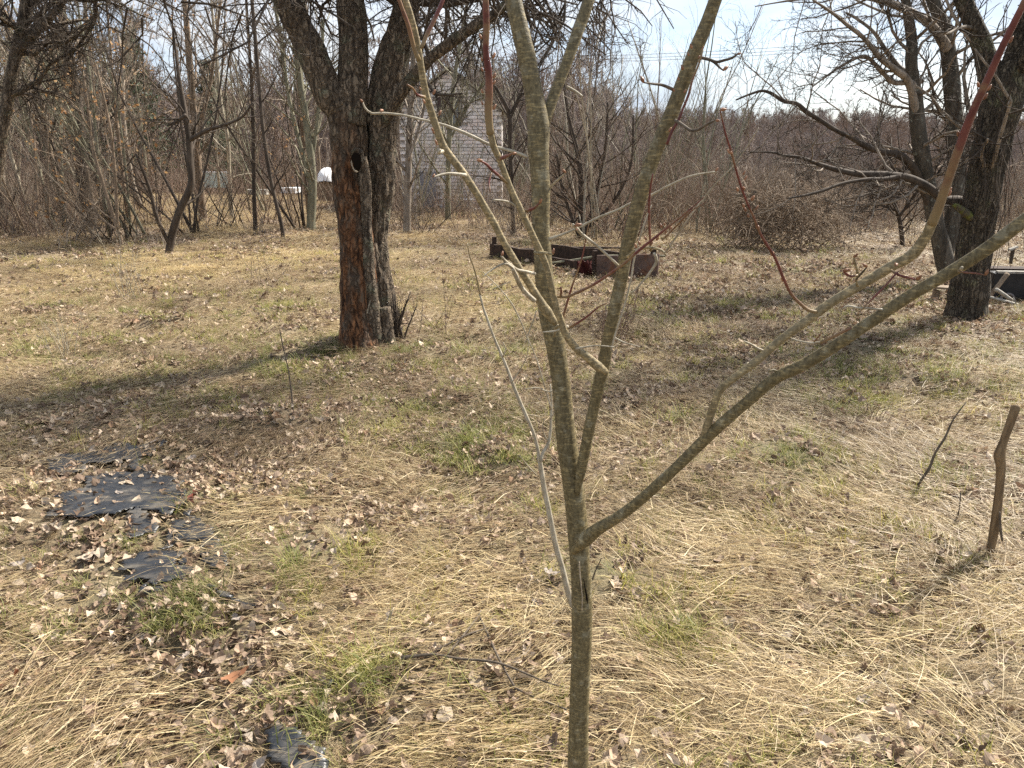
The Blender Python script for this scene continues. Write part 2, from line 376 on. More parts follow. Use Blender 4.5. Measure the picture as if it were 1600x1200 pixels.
def build_tree(paths, root, mats, origin=(0, 0, 0), names=('trunk', 'branches', 'twigs'), split=(1, 2), sides=(7, 4, 3)):
    """collect by level into trunk / branches / twigs children"""
    obs = []
    for k, nm in enumerate(names):
        lo = 0 if k == 0 else split[k - 1]; hi = split[k] if k < len(split) else 99
        sel = [(p, r) for l, p, r in paths if lo <= l < hi]
        if not sel: continue
        if nm == 'branch':
            for pr_ in sel: b = MB(); b.tubes([pr_], sides[k]); b.ob(nm, mats[0], root, origin)
            continue
        b = MB(); b.tubes(sel, sides[k]); o = b.ob(nm, mats[min(k, len(mats) - 1)], root, origin)
        if k: o['kind'] = 'stuff'
        obs.append(o)
    return obs
def leaf_mesh(name, r, n, pts, size, mat, flat=.5):
    b = MB()
    for _ in range(n):
        p = r.choice(pts); p = p + rdir(r) * .02
        a, c = rdir(r), rdir(r); c = (c - a * c.dot(a)).normalized(); s = size * r.uniform(.6, 1.2)
        b.add([tuple(p), tuple(p + a * s * .5 + c * s * .35), tuple(p + a * s), tuple(p + a * s * .5 - c * s * .35)], [[(0, 1, 2, 3)]])
    return b

# ================================================================== GROUND
gs = np.concatenate([np.linspace(0, 16, 260), 16 * (320 / 16) ** (np.arange(1, 111) / 110)])
gy = np.concatenate([np.linspace(-6, 0, 24)[:-1], gs])
gxp = np.concatenate([np.linspace(0, 9, 120), 9 * (220 / 9) ** (np.arange(1, 61) / 60)])
gx = np.concatenate([-gxp[:0:-1], gxp])
X, Yg = np.meshgrid(gx, gy); V = np.stack([X.ravel(), Yg.ravel(), H(X.ravel(), Yg.ravel())], 1)
nx, ny = len(gx), len(gy); ii = (np.arange(ny - 1)[:, None] * nx + np.arange(nx - 1)[None, :]).ravel()
gm, n, b = newmat('soil_and_thatch')
t = n.nodes.new('ShaderNodeTexCoord')
q = n.nodes.new('ShaderNodeTexNoise'); q.inputs['Scale'].default_value = 1.1; q.inputs['Detail'].default_value = 6; q.inputs['Roughness'].default_value = .7
q2 = n.nodes.new('ShaderNodeTexNoise'); q2.inputs['Scale'].default_value = 45; q2.inputs['Detail'].default_value = 8; q2.inputs['Roughness'].default_value = .75
r1 = ramp(n, [(.35, (.12, .09, .058)), (.5, (.19, .145, .09)), (.65, (.15, .135, .07))])
r2 = ramp(n, [(.3, (.45, .42, .4)), (.5, (1, 1, 1)), (.7, (1.5, 1.45, 1.35))])
x = n.nodes.new('ShaderNodeMix'); x.data_type = 'RGBA'; x.blend_type = 'MULTIPLY'; x.inputs['Factor'].default_value = 1
for a_ in (q, q2): n.links.new(t.outputs['Object'], a_.inputs['Vector'])
n.links.new(q.outputs['Fac'], r1.inputs['Fac']); n.links.new(q2.outputs['Fac'], r2.inputs['Fac'])
sx = n.nodes.new('ShaderNodeSeparateXYZ'); n.links.new(t.outputs['Object'], sx.inputs[0]); ma = n.nodes.new('ShaderNodeMath'); ma.operation = 'MULTIPLY_ADD'; ma.inputs[1].default_value = 3.0
n.links.new(q.outputs['Fac'], ma.inputs[0]); n.links.new(sx.outputs['Y'], ma.inputs[2]); mr = n.nodes.new('ShaderNodeMapRange'); mr.inputs['From Min'].default_value = 13.2; mr.inputs['From Max'].default_value = 14.4
n.links.new(ma.outputs[0], mr.inputs['Value']); xm = n.nodes.new('ShaderNodeMix'); xm.data_type = 'RGBA'; xm.inputs['B'].default_value = (.17, .125, .09, 1); n.links.new(mr.outputs[0], xm.inputs['Factor']); n.links.new(r1.outputs['Color'], xm.inputs['A'])
n.links.new(xm.outputs['Result'], x.inputs['A']); n.links.new(r2.outputs['Color'], x.inputs['B']); n.links.new(x.outputs['Result'], b.inputs['Base Color'])
bp = n.nodes.new('ShaderNodeBump'); bp.inputs['Distance'].default_value = .02; bp.inputs['Strength'].default_value = .8
n.links.new(q2.outputs['Fac'], bp.inputs['Height']); n.links.new(bp.outputs[0], b.inputs['Normal'])
ground = link('ground', mesh_np('ground', V, [np.stack([ii, ii + 1, ii + nx + 1, ii + nx], 1)]), gm); tag(ground, kind='structure')

# ================================================================== SCATTER TOOL (only for stuff nobody could count)
def scatter(name, P, rot, scl, tint, protos, label, cat, mat_keep=None, parent=None):
    me = bpy.data.meshes.new(name + '_points'); me.vertices.add(len(P)); me.vertices.foreach_set('co', np.asarray(P, np.float32).ravel())
    for nm, ty, dat, fld in (('rot', 'FLOAT_VECTOR', rot, 'vector'), ('scl', 'FLOAT_VECTOR', scl, 'vector'), ('tint', 'FLOAT', tint, 'value')):
        a = me.attributes.new(nm, ty, 'POINT'); a.data.foreach_set(fld, np.asarray(dat, np.float32).ravel())
    c = bpy.data.collections.new(name + '_kit')
    for p in protos: c.objects.link(p)
    a = me.attributes.new('idx', 'INT', 'POINT'); a.data.foreach_set('value', nrg.integers(0, len(protos), len(P)).astype(np.int32))
    o = link(name, me, None)
    g = bpy.data.node_groups.new(name + '_scatter', 'GeometryNodeTree')
    g.interface.new_socket('Geometry', in_out='INPUT', socket_type='NodeSocketGeometry')
    g.interface.new_socket('Geometry', in_out='OUTPUT', socket_type='NodeSocketGeometry')
    N = g.nodes.new; gi, go = N('NodeGroupInput'), N('NodeGroupOutput'); iop = N('GeometryNodeInstanceOnPoints'); ci = N('GeometryNodeCollectionInfo')
    ci.inputs['Collection'].default_value = c; ci.inputs['Separate Children'].default_value = True; ci.inputs['Reset Children'].default_value = True
    def na(nm, ty):
        k = N('GeometryNodeInputNamedAttribute'); k.data_type = ty; k.inputs['Name'].default_value = nm; return k.outputs['Attribute']
    e2r = N('FunctionNodeEulerToRotation')
    L = g.links.new
    L(gi.outputs[0], iop.inputs['Points']); L(ci.outputs[0], iop.inputs['Instance']); iop.inputs['Pick Instance'].default_value = True
    L(na('idx', 'INT'), iop.inputs['Instance Index']); L(na('rot', 'FLOAT_VECTOR'), e2r.inputs[0]); L(e2r.outputs[0], iop.inputs['Rotation'])
    L(na('scl', 'FLOAT_VECTOR'), iop.inputs['Scale']); L(iop.outputs[0], go.inputs[0])
    m = o.modifiers.new('scatter', 'NODES'); m.node_group = g
    tag(o, label, cat, kind='stuff')
    return o
def proto(mb, name, mat, smooth=False):
    o = bpy.data.objects.new(name, mb.mesh(name, smooth)); o.data.materials.append(mat); return o

def blade(mb, p, ang, L, wd, lift, droop, r, seg=3):
    d = Vector((math.cos(ang), math.sin(ang), 0)); s = Vector((-d.y, d.x, 0)); V = []; h = p.z; q = p.copy(); sl = lift; c = r.gauss(0, .25)
    for i in range(seg + 1):
        t = i / seg; ww = wd * (1 - t * .8) * .5; tw = r.gauss(0, .4)
        V += [tuple(q + s * ww + Vector((0, 0, ww * tw))), tuple(q - s * ww - Vector((0, 0, ww * tw)))]
        q = q + (d * math.cos(sl) + Vector((0, 0, math.sin(sl))) + s * c * (t - .5)) * (L / seg); sl -= droop / seg
        if q.z < .002: q.z = .002 + r.random() * .01
    mb.add(V, [[(2 * i, 2 * i + 1, 2 * i + 3, 2 * i + 2) for i in range(seg)]])
r_ = random.Random(3)
mats_p = []
for v in range(9):      # combed straw mat
    b = MB(); wl = [.22, .45, .85][v % 3]
    for _ in range(680):
        p = Vector((r_.gauss(0, .17), r_.gauss(0, .17), r_.uniform(.0, .020)))
        blade(b, p, r_.gauss(0, wl) + .5 * math.sin(p.x * 9 + v), (r_.uniform(.03, .13) if r_.random() < .82 else r_.uniform(.13, .24)), r_.uniform(.001, .0031), r_.uniform(0, .35), r_.uniform(.1, .7), r_)
    mats_p.append(proto(b, 'straw_mat', M['straw']))
tuft_p = []
for v in range(4):      # loose straw tuft, springing from one foot
    b = MB()
    for _ in range(60):
        p = Vector((r_.gauss(0, .025), r_.gauss(0, .025), 0))
        blade(b, p, r_.uniform(0, 6.28), r_.uniform(.05, .20), r_.uniform(.0012, .0030), r_.uniform(.3, 1.4), r_.uniform(1.2, 2.6), r_, 4)
    tuft_p.append(proto(b, 'straw_tuft', M['straw']))
green_p = []
for v in range(4):
    b = MB()
    for _ in range(42):
        p = Vector((r_.gauss(0, .045), r_.gauss(0, .045), 0))
        blade(b, p, r_.uniform(0, 6.28), r_.uniform(.05, .13), r_.uniform(.0025, .005), r_.uniform(.5, 1.45), r_.uniform(.4, 1.4), r_)
    green_p.append(proto(b, 'green_tuft', M['green']))
def leaf_shape(mb, r, p, s, lobed=False):
    """curled, creased, torn dead leaf of ~28 triangles"""
    n = 7; cu = r.uniform(.3, 1.8) * r.choice((-1, 1, 1)); fo = r.uniform(-.2, 1.1); a0 = r.uniform(0, 6.28); wr = r.uniform(.20, .40); bend = r.gauss(0, .25); pk = r.uniform(.7, 1.5)
    rx = Matrix.Rotation(r.gauss(0, .4), 3, 'X') @ Matrix.Rotation(r.gauss(0, .4), 3, 'Y') @ Matrix.Rotation(a0, 3, 'Z')
    V = []; tw = r.gauss(0, .5)
    for i in range(n + 1):
        t = i / n; x = t - .5; zc = cu * (x * x) * .7 - .05
        for sx in (-1, 0, 1):
            wd = (math.sin(math.pi * min(1, t ** pk * .98 + .01)) ** .9) * wr * r.uniform(.72, 1.2)
            if lobed and sx: wd *= (1 + .4 * math.cos(i * math.pi))
            V.append(rx @ Vector(((x + r.gauss(0, .018)) * s, (sx * wd + bend * x * x) * s, (zc + abs(sx) * wd * fo + sx * wd * tw * x * 2 + r.gauss(0, .03)) * s)) + p)
    mb.add([tuple(q) for q in V], [[(3 * i + k, 3 * i + k + 1, 3 * i + k + 4, 3 * i + k + 3) for i in range(n) for k in (0, 1)]])
leaf_p = []
for v in range(8):
    b = MB()
    for _ in range(5): leaf_shape(b, r_, Vector((r_.gauss(0, .09), r_.gauss(0, .09), r_.uniform(.012, .032))), r_.uniform(.045, .08), r_.random() < .15)
    leaf_p.append(proto(b, 'leaf_cluster', M['leaf'], False))

# --- where things lie (from the photograph's ground, as world positions)
SHEETS = [  # visible patches of the black sheet, photo-pixel outlines
    [(85, 742), (92, 722), (140, 712), (175, 703), (238, 704), (236, 716), (215, 722), (225, 742), (215, 752), (190, 733), (150, 728), (125, 742)],
    [(98, 802), (105, 782), (140, 772), (135, 757), (170, 752), (255, 754), (275, 775), (268, 800), (215, 806), (165, 802), (130, 814)],
    [(192, 815), (225, 808), (245, 826), (232, 842), (205, 838)],
    [(268, 832), (300, 818), (335, 838), (355, 858), (358, 882), (335, 886), (300, 878), (298, 862), (262, 852)],
    [(196, 880), (225, 868), (265, 868), (292, 884), (286, 905), (240, 916), (212, 912)],
    [(205, 920), (245, 918), (248, 934), (212, 938)],
    [(318, 930), (345, 926), (400, 940), (385, 950), (340, 942)],
    [(432, 1170), (450, 1158), (490, 1165), (485, 1192), (500, 1215), (440, 1215)],
    [(498, 1072), (512, 1066), (532, 1078), (522, 1090), (502, 1086)]]
SHW = [[G(*p) for p in s] for s in SHEETS]
def inpoly(x, y, poly, grow_=0):
    c = np.zeros(len(x), bool); n = len(poly)
    cx = sum(p.x for p in poly) / n; cyy = sum(p.y for p in poly) / n
    pts = [(cx + (p.x - cx) * (1 + grow_), cyy + (p.y - cyy) * (1 + grow_)) for p in poly]
    j = n - 1
    for i in range(n):
        xi, yi = pts[i]; xj, yj = pts[j]
        c ^= ((yi > y) != (yj > y)) & (x < (xj - xi) * (y - yi) / (yj - yi + 1e-12) + xi); j = i
    return c
def blobs(px, py, L):
    f = 0 * px
    for (cx, cyy, rx, ry, a) in L: f = f + a * np.exp(-(((px - cx) / rx) ** 2 + ((py - cyy) / ry) ** 2))
    return f
GREEN = [(450, 470, 200, 40, .9), (150, 470, 120, 40, .6), (300, 580, 240, 40, .6), (620, 650, 60, 30, .8), (430, 545, 160, 16, .8), (560, 600, 160, 50, .5),
         (720, 600, 120, 90, .5), (800, 720, 120, 60, .75), (300, 975, 75, 40, 1.3), (470, 1120, 60, 30, .45), (590, 870, 60, 30, .5),
         (1120, 790, 110, 60, .55), (1400, 590, 220, 50, .7), (1350, 650, 120, 30, .5), (1560, 560, 80, 60, .7), (1040, 490, 110, 40, .6), (830, 450, 120, 30, .6),
         (160, 1105, 60, 25, .6), (60, 960, 50, 20, .5), (430, 900, 60, 25, .6), (1250, 700, 150, 50, .4), (540, 545, 70, 14, 1.0), (50, 560, 60, 25, .8), (570, 1060, 45, 20, .8),
         (700, 690, 150, 40, .5), (380, 850, 50, 20, .5), (1480, 760, 120, 50, .4), (1070, 990, 30, 16, .8)]
LEAFY = [(120, 640, 160, 60, .5), (120, 830, 140, 60, .8), (100, 1060, 160, 110, .9), (330, 1080, 160, 80, .8), (330, 950, 90, 40, .9), (420, 720, 300, 60, .45), (600, 750, 260, 120, .4),
         (1200, 450, 260, 50, 1.1), (1300, 540, 280, 60, .8), (1500, 480, 150, 50, .8), (1100, 420, 200, 30, .8), (400, 600, 350, 60, .6), (750, 800, 200, 80, .35), (1050, 600, 200, 80, .4), (1520, 640, 120, 30, .5), (500, 1080, 120, 80, .5)]
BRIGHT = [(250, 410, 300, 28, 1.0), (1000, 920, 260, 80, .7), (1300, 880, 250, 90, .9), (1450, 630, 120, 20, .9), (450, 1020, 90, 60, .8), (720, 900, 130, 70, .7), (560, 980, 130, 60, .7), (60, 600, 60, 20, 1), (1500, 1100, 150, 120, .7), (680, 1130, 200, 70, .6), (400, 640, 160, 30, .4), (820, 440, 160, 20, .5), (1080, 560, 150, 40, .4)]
DARK = [(560, 545, 160, 14, .9), (330, 560, 260, 22, .6), (880, 980, 40, 22, 1.2), (1545, 885, 70, 22, 1.3), (1380, 860, 60, 20, .5), (200, 900, 130, 50, .3), (690, 650, 140, 60, .4), (1420, 1020, 50, 16, .7), (1510, 1030, 40, 20, .8), (1180, 1120, 70, 30, .6), (1340, 1120, 60, 24, .6), (1080, 985, 40, 20, .8)]  # darker grass tint; shadows by old trunk, sapling and stake are painted in
ZEN = (np.zeros(1),)
def frustum_pts(n, y0, y1, marg=1.15, power=1.0):
    """random ground points in the view wedge, density ~ 1/y^power-ish"""
    u = nrg.random(n)
    if power == 2: y = 1 / (1 / y0 + (1 / y1 - 1 / y0) * u)
    elif power == 1: y = y0 * (y1 / y0) ** u
    else: y = np.sqrt(y0 ** 2 + (y1 ** 2 - y0 ** 2) * u)
    hw = (y * .74 + .55) * marg
    x = nrg.uniform(-1, 1, n) * hw
    return x, y
def prep(x, y, sheets_out=.06):
    z = H(x, y); px, py = proj(x, y, z); keep = np.ones(len(x), bool)
    if sheets_out is not None:
        for s in SHW: keep &= ~inpoly(x, y, s, sheets_out)
    return x, y, z, px, py, keep
def flow(x, y):
    return -.75 * np.tanh(x * .5) + 2.6 * (n2(x, y, .8, 31) - .5) + .1

# combed straw
g_x, g_y = np.meshgrid(np.arange(-11, 11, .27), np.arange(1.1, 12.6, .27)); x, y = g_x.ravel(), g_y.ravel(); n_ = len(x)
x = x + nrg.uniform(-.14, .14, n_); y = y + nrg.uniform(-.14, .14, n_)
k0 = (np.abs(x) < y * .78 + .9) & (y < 11.9 + .35 * np.sin(x * 1.1) + .3 * np.sin(x * .4 + 2)); x, y = x[k0], y[k0]; n_ = len(x); x, y, z, px, py, k = prep(x, y, .0)
for s_ in SHW:
    xs_ = [p.x for p in s_]; ys_ = [p.y for p in s_]
    k &= ~((x > min(xs_) - .15) & (x < max(xs_) + .10) & (y > min(ys_) - .12) & (y < max(ys_) + .10))
gd = blobs(px, py, GREEN); ld = blobs(px, py, LEAFY)
k &= nrg.random(n_) < np.clip(1.0 - .30 * gd - .50 * ld - .30 * (n2(x, y, 1.6, 3) < .42), .25, 1)
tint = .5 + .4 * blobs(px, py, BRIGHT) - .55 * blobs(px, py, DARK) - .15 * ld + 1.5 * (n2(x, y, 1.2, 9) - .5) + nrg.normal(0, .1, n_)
x, y, z, tint = x[k], y[k], z[k], np.clip(tint[k], 0, 1); n_ = len(x)
s = nrg.uniform(.85, 1.25, n_) * (1 + .25 * sstep(4, 12, y))
zr = flow(x, y) + nrg.normal(0, .22, n_) + np.where(nrg.random(n_) < .5, np.pi, 0)
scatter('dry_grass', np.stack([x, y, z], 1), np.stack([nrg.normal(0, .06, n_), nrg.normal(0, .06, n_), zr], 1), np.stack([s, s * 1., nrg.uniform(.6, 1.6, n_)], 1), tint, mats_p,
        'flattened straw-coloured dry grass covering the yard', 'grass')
# loose tufts
n_ = 3200
x, y = frustum_pts(n_, 1.3, 13.5, power=1); x, y, z, px, py, k = prep(x, y, .12)
k &= nrg.random(n_) < np.clip(.35 + .3 * blobs(px, py, BRIGHT) + .8 * (n2(x, y, 1.5, 40) > .55), 0, 1)
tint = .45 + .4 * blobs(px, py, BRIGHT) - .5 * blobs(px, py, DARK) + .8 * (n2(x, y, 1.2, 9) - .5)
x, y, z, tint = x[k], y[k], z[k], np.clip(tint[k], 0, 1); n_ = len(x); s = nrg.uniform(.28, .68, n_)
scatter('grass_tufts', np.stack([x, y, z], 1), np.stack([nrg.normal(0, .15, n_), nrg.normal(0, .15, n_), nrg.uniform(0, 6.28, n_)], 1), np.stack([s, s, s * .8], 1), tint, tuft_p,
        'loose drooping tufts of dry pale grass in the yard', 'grass')
# green grass
n_ = 16000
x, y = frustum_pts(n_, 1.3, 13.5, power=1); x, y, z, px, py, k = prep(x, y, .05)
gd = blobs(px, py, GREEN)
k &= nrg.random(n_) < np.clip(gd * 1.2 + .07 + .42 * sstep(3.6, 6.5, y), 0, 1) * np.where(n2(x, y, 3.5, 60) > .44, 1, .3)
k &= (n2(x, y, 2.0, 55) > .38) | (gd > .7)
x, y, z, px, py = x[k], y[k], z[k], px[k], py[k]; n_ = len(x); s = nrg.uniform(.38, .95, n_) * (1 + .35 * sstep(4, 12, y))
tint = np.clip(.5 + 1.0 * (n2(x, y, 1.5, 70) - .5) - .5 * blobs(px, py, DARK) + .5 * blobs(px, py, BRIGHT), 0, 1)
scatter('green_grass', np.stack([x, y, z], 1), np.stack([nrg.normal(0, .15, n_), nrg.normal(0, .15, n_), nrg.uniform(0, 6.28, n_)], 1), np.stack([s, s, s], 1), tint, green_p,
        'patches of short green grass growing through the dry grass', 'grass')
# leaves as litter
n_ = 62000
x, y = frustum_pts(n_, 1.3, 24, power=1); x, y, z, px, py, k = prep(x, y, None)
ld = blobs(px, py, LEAFY)
far = sstep(11.5, 13, y + 1.0 * np.sin(x))
k &= nrg.random(n_) < np.clip(ld * .5 + .06 + far * .95 + .27 * sstep(2.5, 4.5, y) + .3 * (n2(x, y, 2.2, 80) > .56), 0, 1) * (.6 + .4 * sstep(2.3, 4, y))
for s_ in SHW: k &= ~(inpoly(x, y, s_, -.12) & (nrg.random(n_) < .93))
x, y, z = x[k], y[k], z[k]; n_ = len(x); s = nrg.uniform(.34, .80, n_) * (1 + .55 * sstep(4, 10, y))
scatter('leaf_litter', np.stack([x, y, z - .006 * (1 - sstep(6, 12, y))], 1), np.stack([nrg.normal(0, .15, n_), nrg.normal(0, .15, n_), nrg.uniform(0, 6.28, n_)], 1), np.stack([s, s, s * 1.1], 1),
        np.clip(nrg.normal(.5, .35, n_), 0, 1), leaf_p, 'brown and grey dead leaves scattered over the yard', 'leaves')

# the 300 largest fallen leaves, one object each, pieces of the ground
LM = {}
for nm, c in (('tan', (.40, .31, .22)), ('grey', (.30, .25, .21)), ('brown', (.20, .125, .08)), ('pale', (.40, .32, .235))):
    LM[nm] = bladeish('fallen_leaf_' + nm, [(0, tuple(v * .8 for v in c)), (1, tuple(min(1, v * 1.15) for v in c))], .15, .7)
fl = []
for v in range(12):
    b = MB(); leaf_shape(b, r_, Vector((0, 0, 0)), .075, v == 7)
    me = b.mesh('fallen_leaf', v % 2 == 0); me.materials.append(LM[['tan', 'grey', 'brown', 'pale', 'tan', 'pale'][v % 6]]); fl.append(me)
cnt = 0
spots = [(380, 700), (120, 1050, 150, 90), (330, 1080, 150, 80), (80, 860, 80, 50), (330, 960, 90, 20), (60, 730, 60, 40), (620, 860, 120, 90), (700, 1000, 150, 90), (1300, 1080, 250, 80), (250, 760, 60, 30)]
while cnt < 288:
    c = rnd.choice(spots[1:]); p = G(max(-20, rnd.gauss(c[0], c[2])), min(1215, max(690, rnd.gauss(c[1], c[3]))))
    if p.y < 1.2: continue
    o = bpy.data.objects.new('fallen_leaf', rnd.choice(fl)); COL.objects.link(o); o.parent = ground
    o.location = (p.x, p.y, p.z + rnd.uniform(.012, .034)); o.rotation_euler = (rnd.gauss(0, .3), rnd.gauss(0, .3), rnd.uniform(0, 6.28)); s = rnd.uniform(.45, .95); o.scale = (s, s, s * .7)
    cnt += 1
for px_, py_, c, lab, s in ((10, 1088, (.28, .12, .065), 'large rust-brown dead leaf at the near left edge of the yard', .12), (372, 1072, (.28, .13, .065), 'small orange-brown curled leaf below the two green grass tufts', .09),
                            (303, 790, (.20, .06, .04), 'small red-brown leaf right of the black plastic sheet', .07)):
    b = MB(); leaf_shape(b, r_, Vector((0, 0, 0)), s, False); p = G(px_, py_)
    o = b.ob('dead_leaf', bladeish('rust_leaf', [(0, c), (1, c)], .2), loc=(p.x, p.y, p.z + .045)); tag(o, lab, 'leaf')

# ================================================================== BLACK PLASTIC SHEET
sm, n, b = newmat('black_plastic_sheet'); b.inputs['Roughness'].default_value = .33; b.inputs['Specular IOR Level'].default_value = .5
b.inputs['Base Color'].default_value = (.035, .038, .043, 1)
t = n.nodes.new('ShaderNodeTexCoord'); q = n.nodes.new('ShaderNodeTexNoise'); q.inputs['Scale'].default_value = 9; q.inputs['Detail'].default_value = 5
mp_ = n.nodes.new('ShaderNodeMapping'); mp_.inputs['Scale'].default_value = (1, 3.5, 1); bp = n.nodes.new('ShaderNodeBump'); bp.inputs['Distance'].default_value = .03; bp.inputs['Strength'].default_value = .8
n.links.new(t.outputs['Object'], mp_.inputs[0]); n.links.new(mp_.outputs[0], q.inputs['Vector']); n.links.new(q.outputs['Fac'], bp.inputs['Height']); n.links.new(bp.outputs[0], b.inputs['Normal'])
dr = n.nodes.new('ShaderNodeTexNoise'); dr.inputs['Scale'].default_value = 14; dr.inputs['Detail'].default_value = 8; n.links.new(t.outputs['Object'], dr.inputs['Vector'])
rr_ = ramp(n, [(.48, (.022, .024, .028)), (.72, (.12, .105, .085))]); n.links.new(dr.outputs['Fac'], rr_.inputs['Fac']); n.links.new(rr_.outputs['Color'], b.inputs['Base Color'])
def sheet_patch(poly, name, parent, origin):
    g_ = .22; xs = [p.x for p in poly]; ys = [p.y for p in poly]
    st = .015; ax = np.arange(min(xs) - .1, max(xs) + .1, st); ay = np.arange(min(ys) - .1, max(ys) + .1, st)
    XX, YY = np.meshgrid(ax, ay); qn = np.stack([XX.ravel() * 14, YY.ravel() * 14, 0 * XX.ravel()], 1); f = inpoly(XX.ravel() + .09 * (vnoise(qn, 4) - .5), YY.ravel() + .12 * (vnoise(qn, 6) - .5), poly, g_).reshape(XX.shape)
    q = np.stack([XX.ravel() * 3, YY.ravel() * 11 + XX.ravel() * 3, 0 * XX.ravel()], 1)
    Z = H(XX.ravel(), YY.ravel()) + .014 + .024 * (vnoise(q, 8) - .2) + .006 * vnoise(q * 2.7, 3)
    nxx = len(ax); cells = [(i, j) for i in range(len(ay) - 1) for j in range(nxx - 1) if f[i, j] and f[i + 1, j] and f[i, j + 1] and f[i + 1, j + 1]]
    F = np.array([(i * nxx + j, i * nxx + j + 1, (i + 1) * nxx + j + 1, (i + 1) * nxx + j) for i, j in cells])
    used = np.unique(F); mp2 = np.full(nxx * len(ay), -1); mp2[used] = np.arange(len(used))
    Vv = np.stack([XX.ravel(), YY.ravel(), Z], 1)[used] - np.array(tuple(origin))
    o = link(name, mesh_np(name, Vv, [mp2[F]]), sm, parent)
    md = o.modifiers.new('thickness', 'SOLIDIFY'); md.thickness = .003; md.offset = -1
    return o
o0 = G(200, 800)
ps = thing('plastic_sheet', o0, 'black wrinkled plastic sheet showing through leaves in the left of the yard', 'plastic sheet')
for s_ in SHW[:7]: sheet_patch(s_, 'exposed_patch', ps, o0)
for s_, lab in ((SHW[7], 'scrap of black plastic at the bottom edge of the picture'), (SHW[8], 'tiny scrap of black plastic in the grass left of the young tree')):
    cc = s_[0]; o = sheet_patch(s_, 'plastic_scrap', None, cc); o.location = cc; tag(o, lab, 'plastic sheet')

# ================================================================== YOUNG TREE IN FRONT
WS = 1.
def pxpath(L, Y0, Y1=None, rs=1.):
    """[(px,py,width)] -> 3-D points with depth going Y0 -> Y1 along it"""
    if Y1 is None: Y1 = Y0
    n = len(L); P = []; Rr = []
    for i, (a, b_, w_) in enumerate(L):
        Yv = Y0 + (Y1 - Y0) * i / max(1, n - 1); P.append(at(a, b_, Yv)); Rr.append(rad(a, b_, w_, Yv) * rs * WS)
    return P, Rr
SY = 1.28
base = Vector((at(903, 1195, SY).x + .004, SY, hz(at(903, 1195, SY).x, SY)))
sap = thing('young_tree', base, 'slender young bare tree with olive bark filling the foreground, its branches fanning out upward', 'tree')
mb = MB()
P, Rr = pxpath([(903, 1200, 40), (905, 1100, 38), (909, 1000, 38), (909, 930, 40), (906, 880, 38), (904, 840, 40), (899, 790, 38), (893, 740, 38), (884, 680, 36), (877, 600, 33), (868, 540, 33), (858, 490, 35), (851, 440, 31), (848, 400, 29), (845, 350, 29),
                (845, 300, 31), (843, 262, 30), (841, 230, 34), (841, 195, 36), (833, 140, 31), (822, 85, 31), (810, 35, 29), (797, -25, 28), (782, -120, 25), (770, -260, 20), (765, -400, 14)], SY, 1.36)
Rr = [v * (.80 + .17 * min(1, i / 16)) for i, v in enumerate(Rr)]
P = [base + Vector((.002, 0, -.12)), base + Vector((0, 0, .02))] + P; Rr = [.030, .024] + Rr
limb(mb, P, Rr, .007, 16, .0012, (190, 190, 60), 3, knots=.10)
tr = mb.ob('trunk', M['sapling'], sap, base)
def sap_part(name, L, Y0, Y1, mat, sides=10, knots=.12, step=.006, amp=.0006):
    m_ = MB(); P, Rr = pxpath(L, Y0, Y1); limb(m_, P, Rr, step, sides, amp, (260, 260, 90), rnd.randrange(99), knots=knots)
    o = m_.ob(name, mat, sap, base)
    if mat is M['shoot_red']:
        nv = len(o.data.vertices); ats = o.data.attributes.new('along', 'FLOAT', 'POINT'); ats.data.foreach_set('value', (np.arange(nv) // sides / (nv / sides)).astype(np.float32))
    return o
WS = .71
SB = M['sapling']; SPl = M['sapling_pale']; RD = M['shoot_red']; TP = M['twig_pale']; TD = M['twig_dark']
# right heavy limb coming forward
sap_part('branch', [(896, 862, 14), (915, 842, 34), (935, 826, 29), (962, 810, 26), (990, 790, 25), (1020, 764, 25), (1055, 732, 25), (1100, 688, 27), (1130, 660, 26), (1165, 630, 25), (1210, 592, 26), (1255, 570, 27), (1310, 537, 28), (1360, 503, 29), (1420, 463, 29), (1480, 428, 30), (1540, 390, 31), (1600, 345, 31), (1690, 283, 31), (1840, 160, 28)], SY, .86, SB, 14)
# long red-tipped branch on it
sap_part('branch', [(1096, 694, 14), (1104, 668, 18), (1113, 640, 17), (1125, 610, 16), (1150, 588, 16), (1180, 566, 18), (1215, 535, 19), (1255, 505, 21), (1300, 472, 21), (1350, 442, 22), (1395, 415, 23), (1425, 398, 24), (1445, 372, 22), (1458, 345, 21)], 1.13, .98, SPl, 12)
sap_part('shoot', [(1456, 350, 21), (1468, 320, 20), (1480, 285, 19), (1492, 250, 19), (1508, 205, 19), (1524, 165, 17), (1545, 120, 17), (1563, 80, 16), (1585, 35, 16), (1612, -20, 15), (1650, -110, 12), (1690, -220, 7)], .98, .86, RD, 12)
# right leader
sap_part('branch', [(902, 772, 12), (908, 735, 24), (914, 705, 23), (921, 668, 24), (930, 628, 25), (938, 592, 29), (944, 565, 29), (950, 530, 27), (960, 485, 28), (970, 440, 29), (978, 395, 30), (988, 355, 32), (1000, 308, 32), (1014, 265, 31), (1030, 222, 31), (1047, 182, 31), (1065, 135, 31), (1084, 85, 30), (1105, 35, 29), (1122, -12, 28), (1160, -110, 25), (1200, -260, 16)], SY, 1.16, SB, 14)
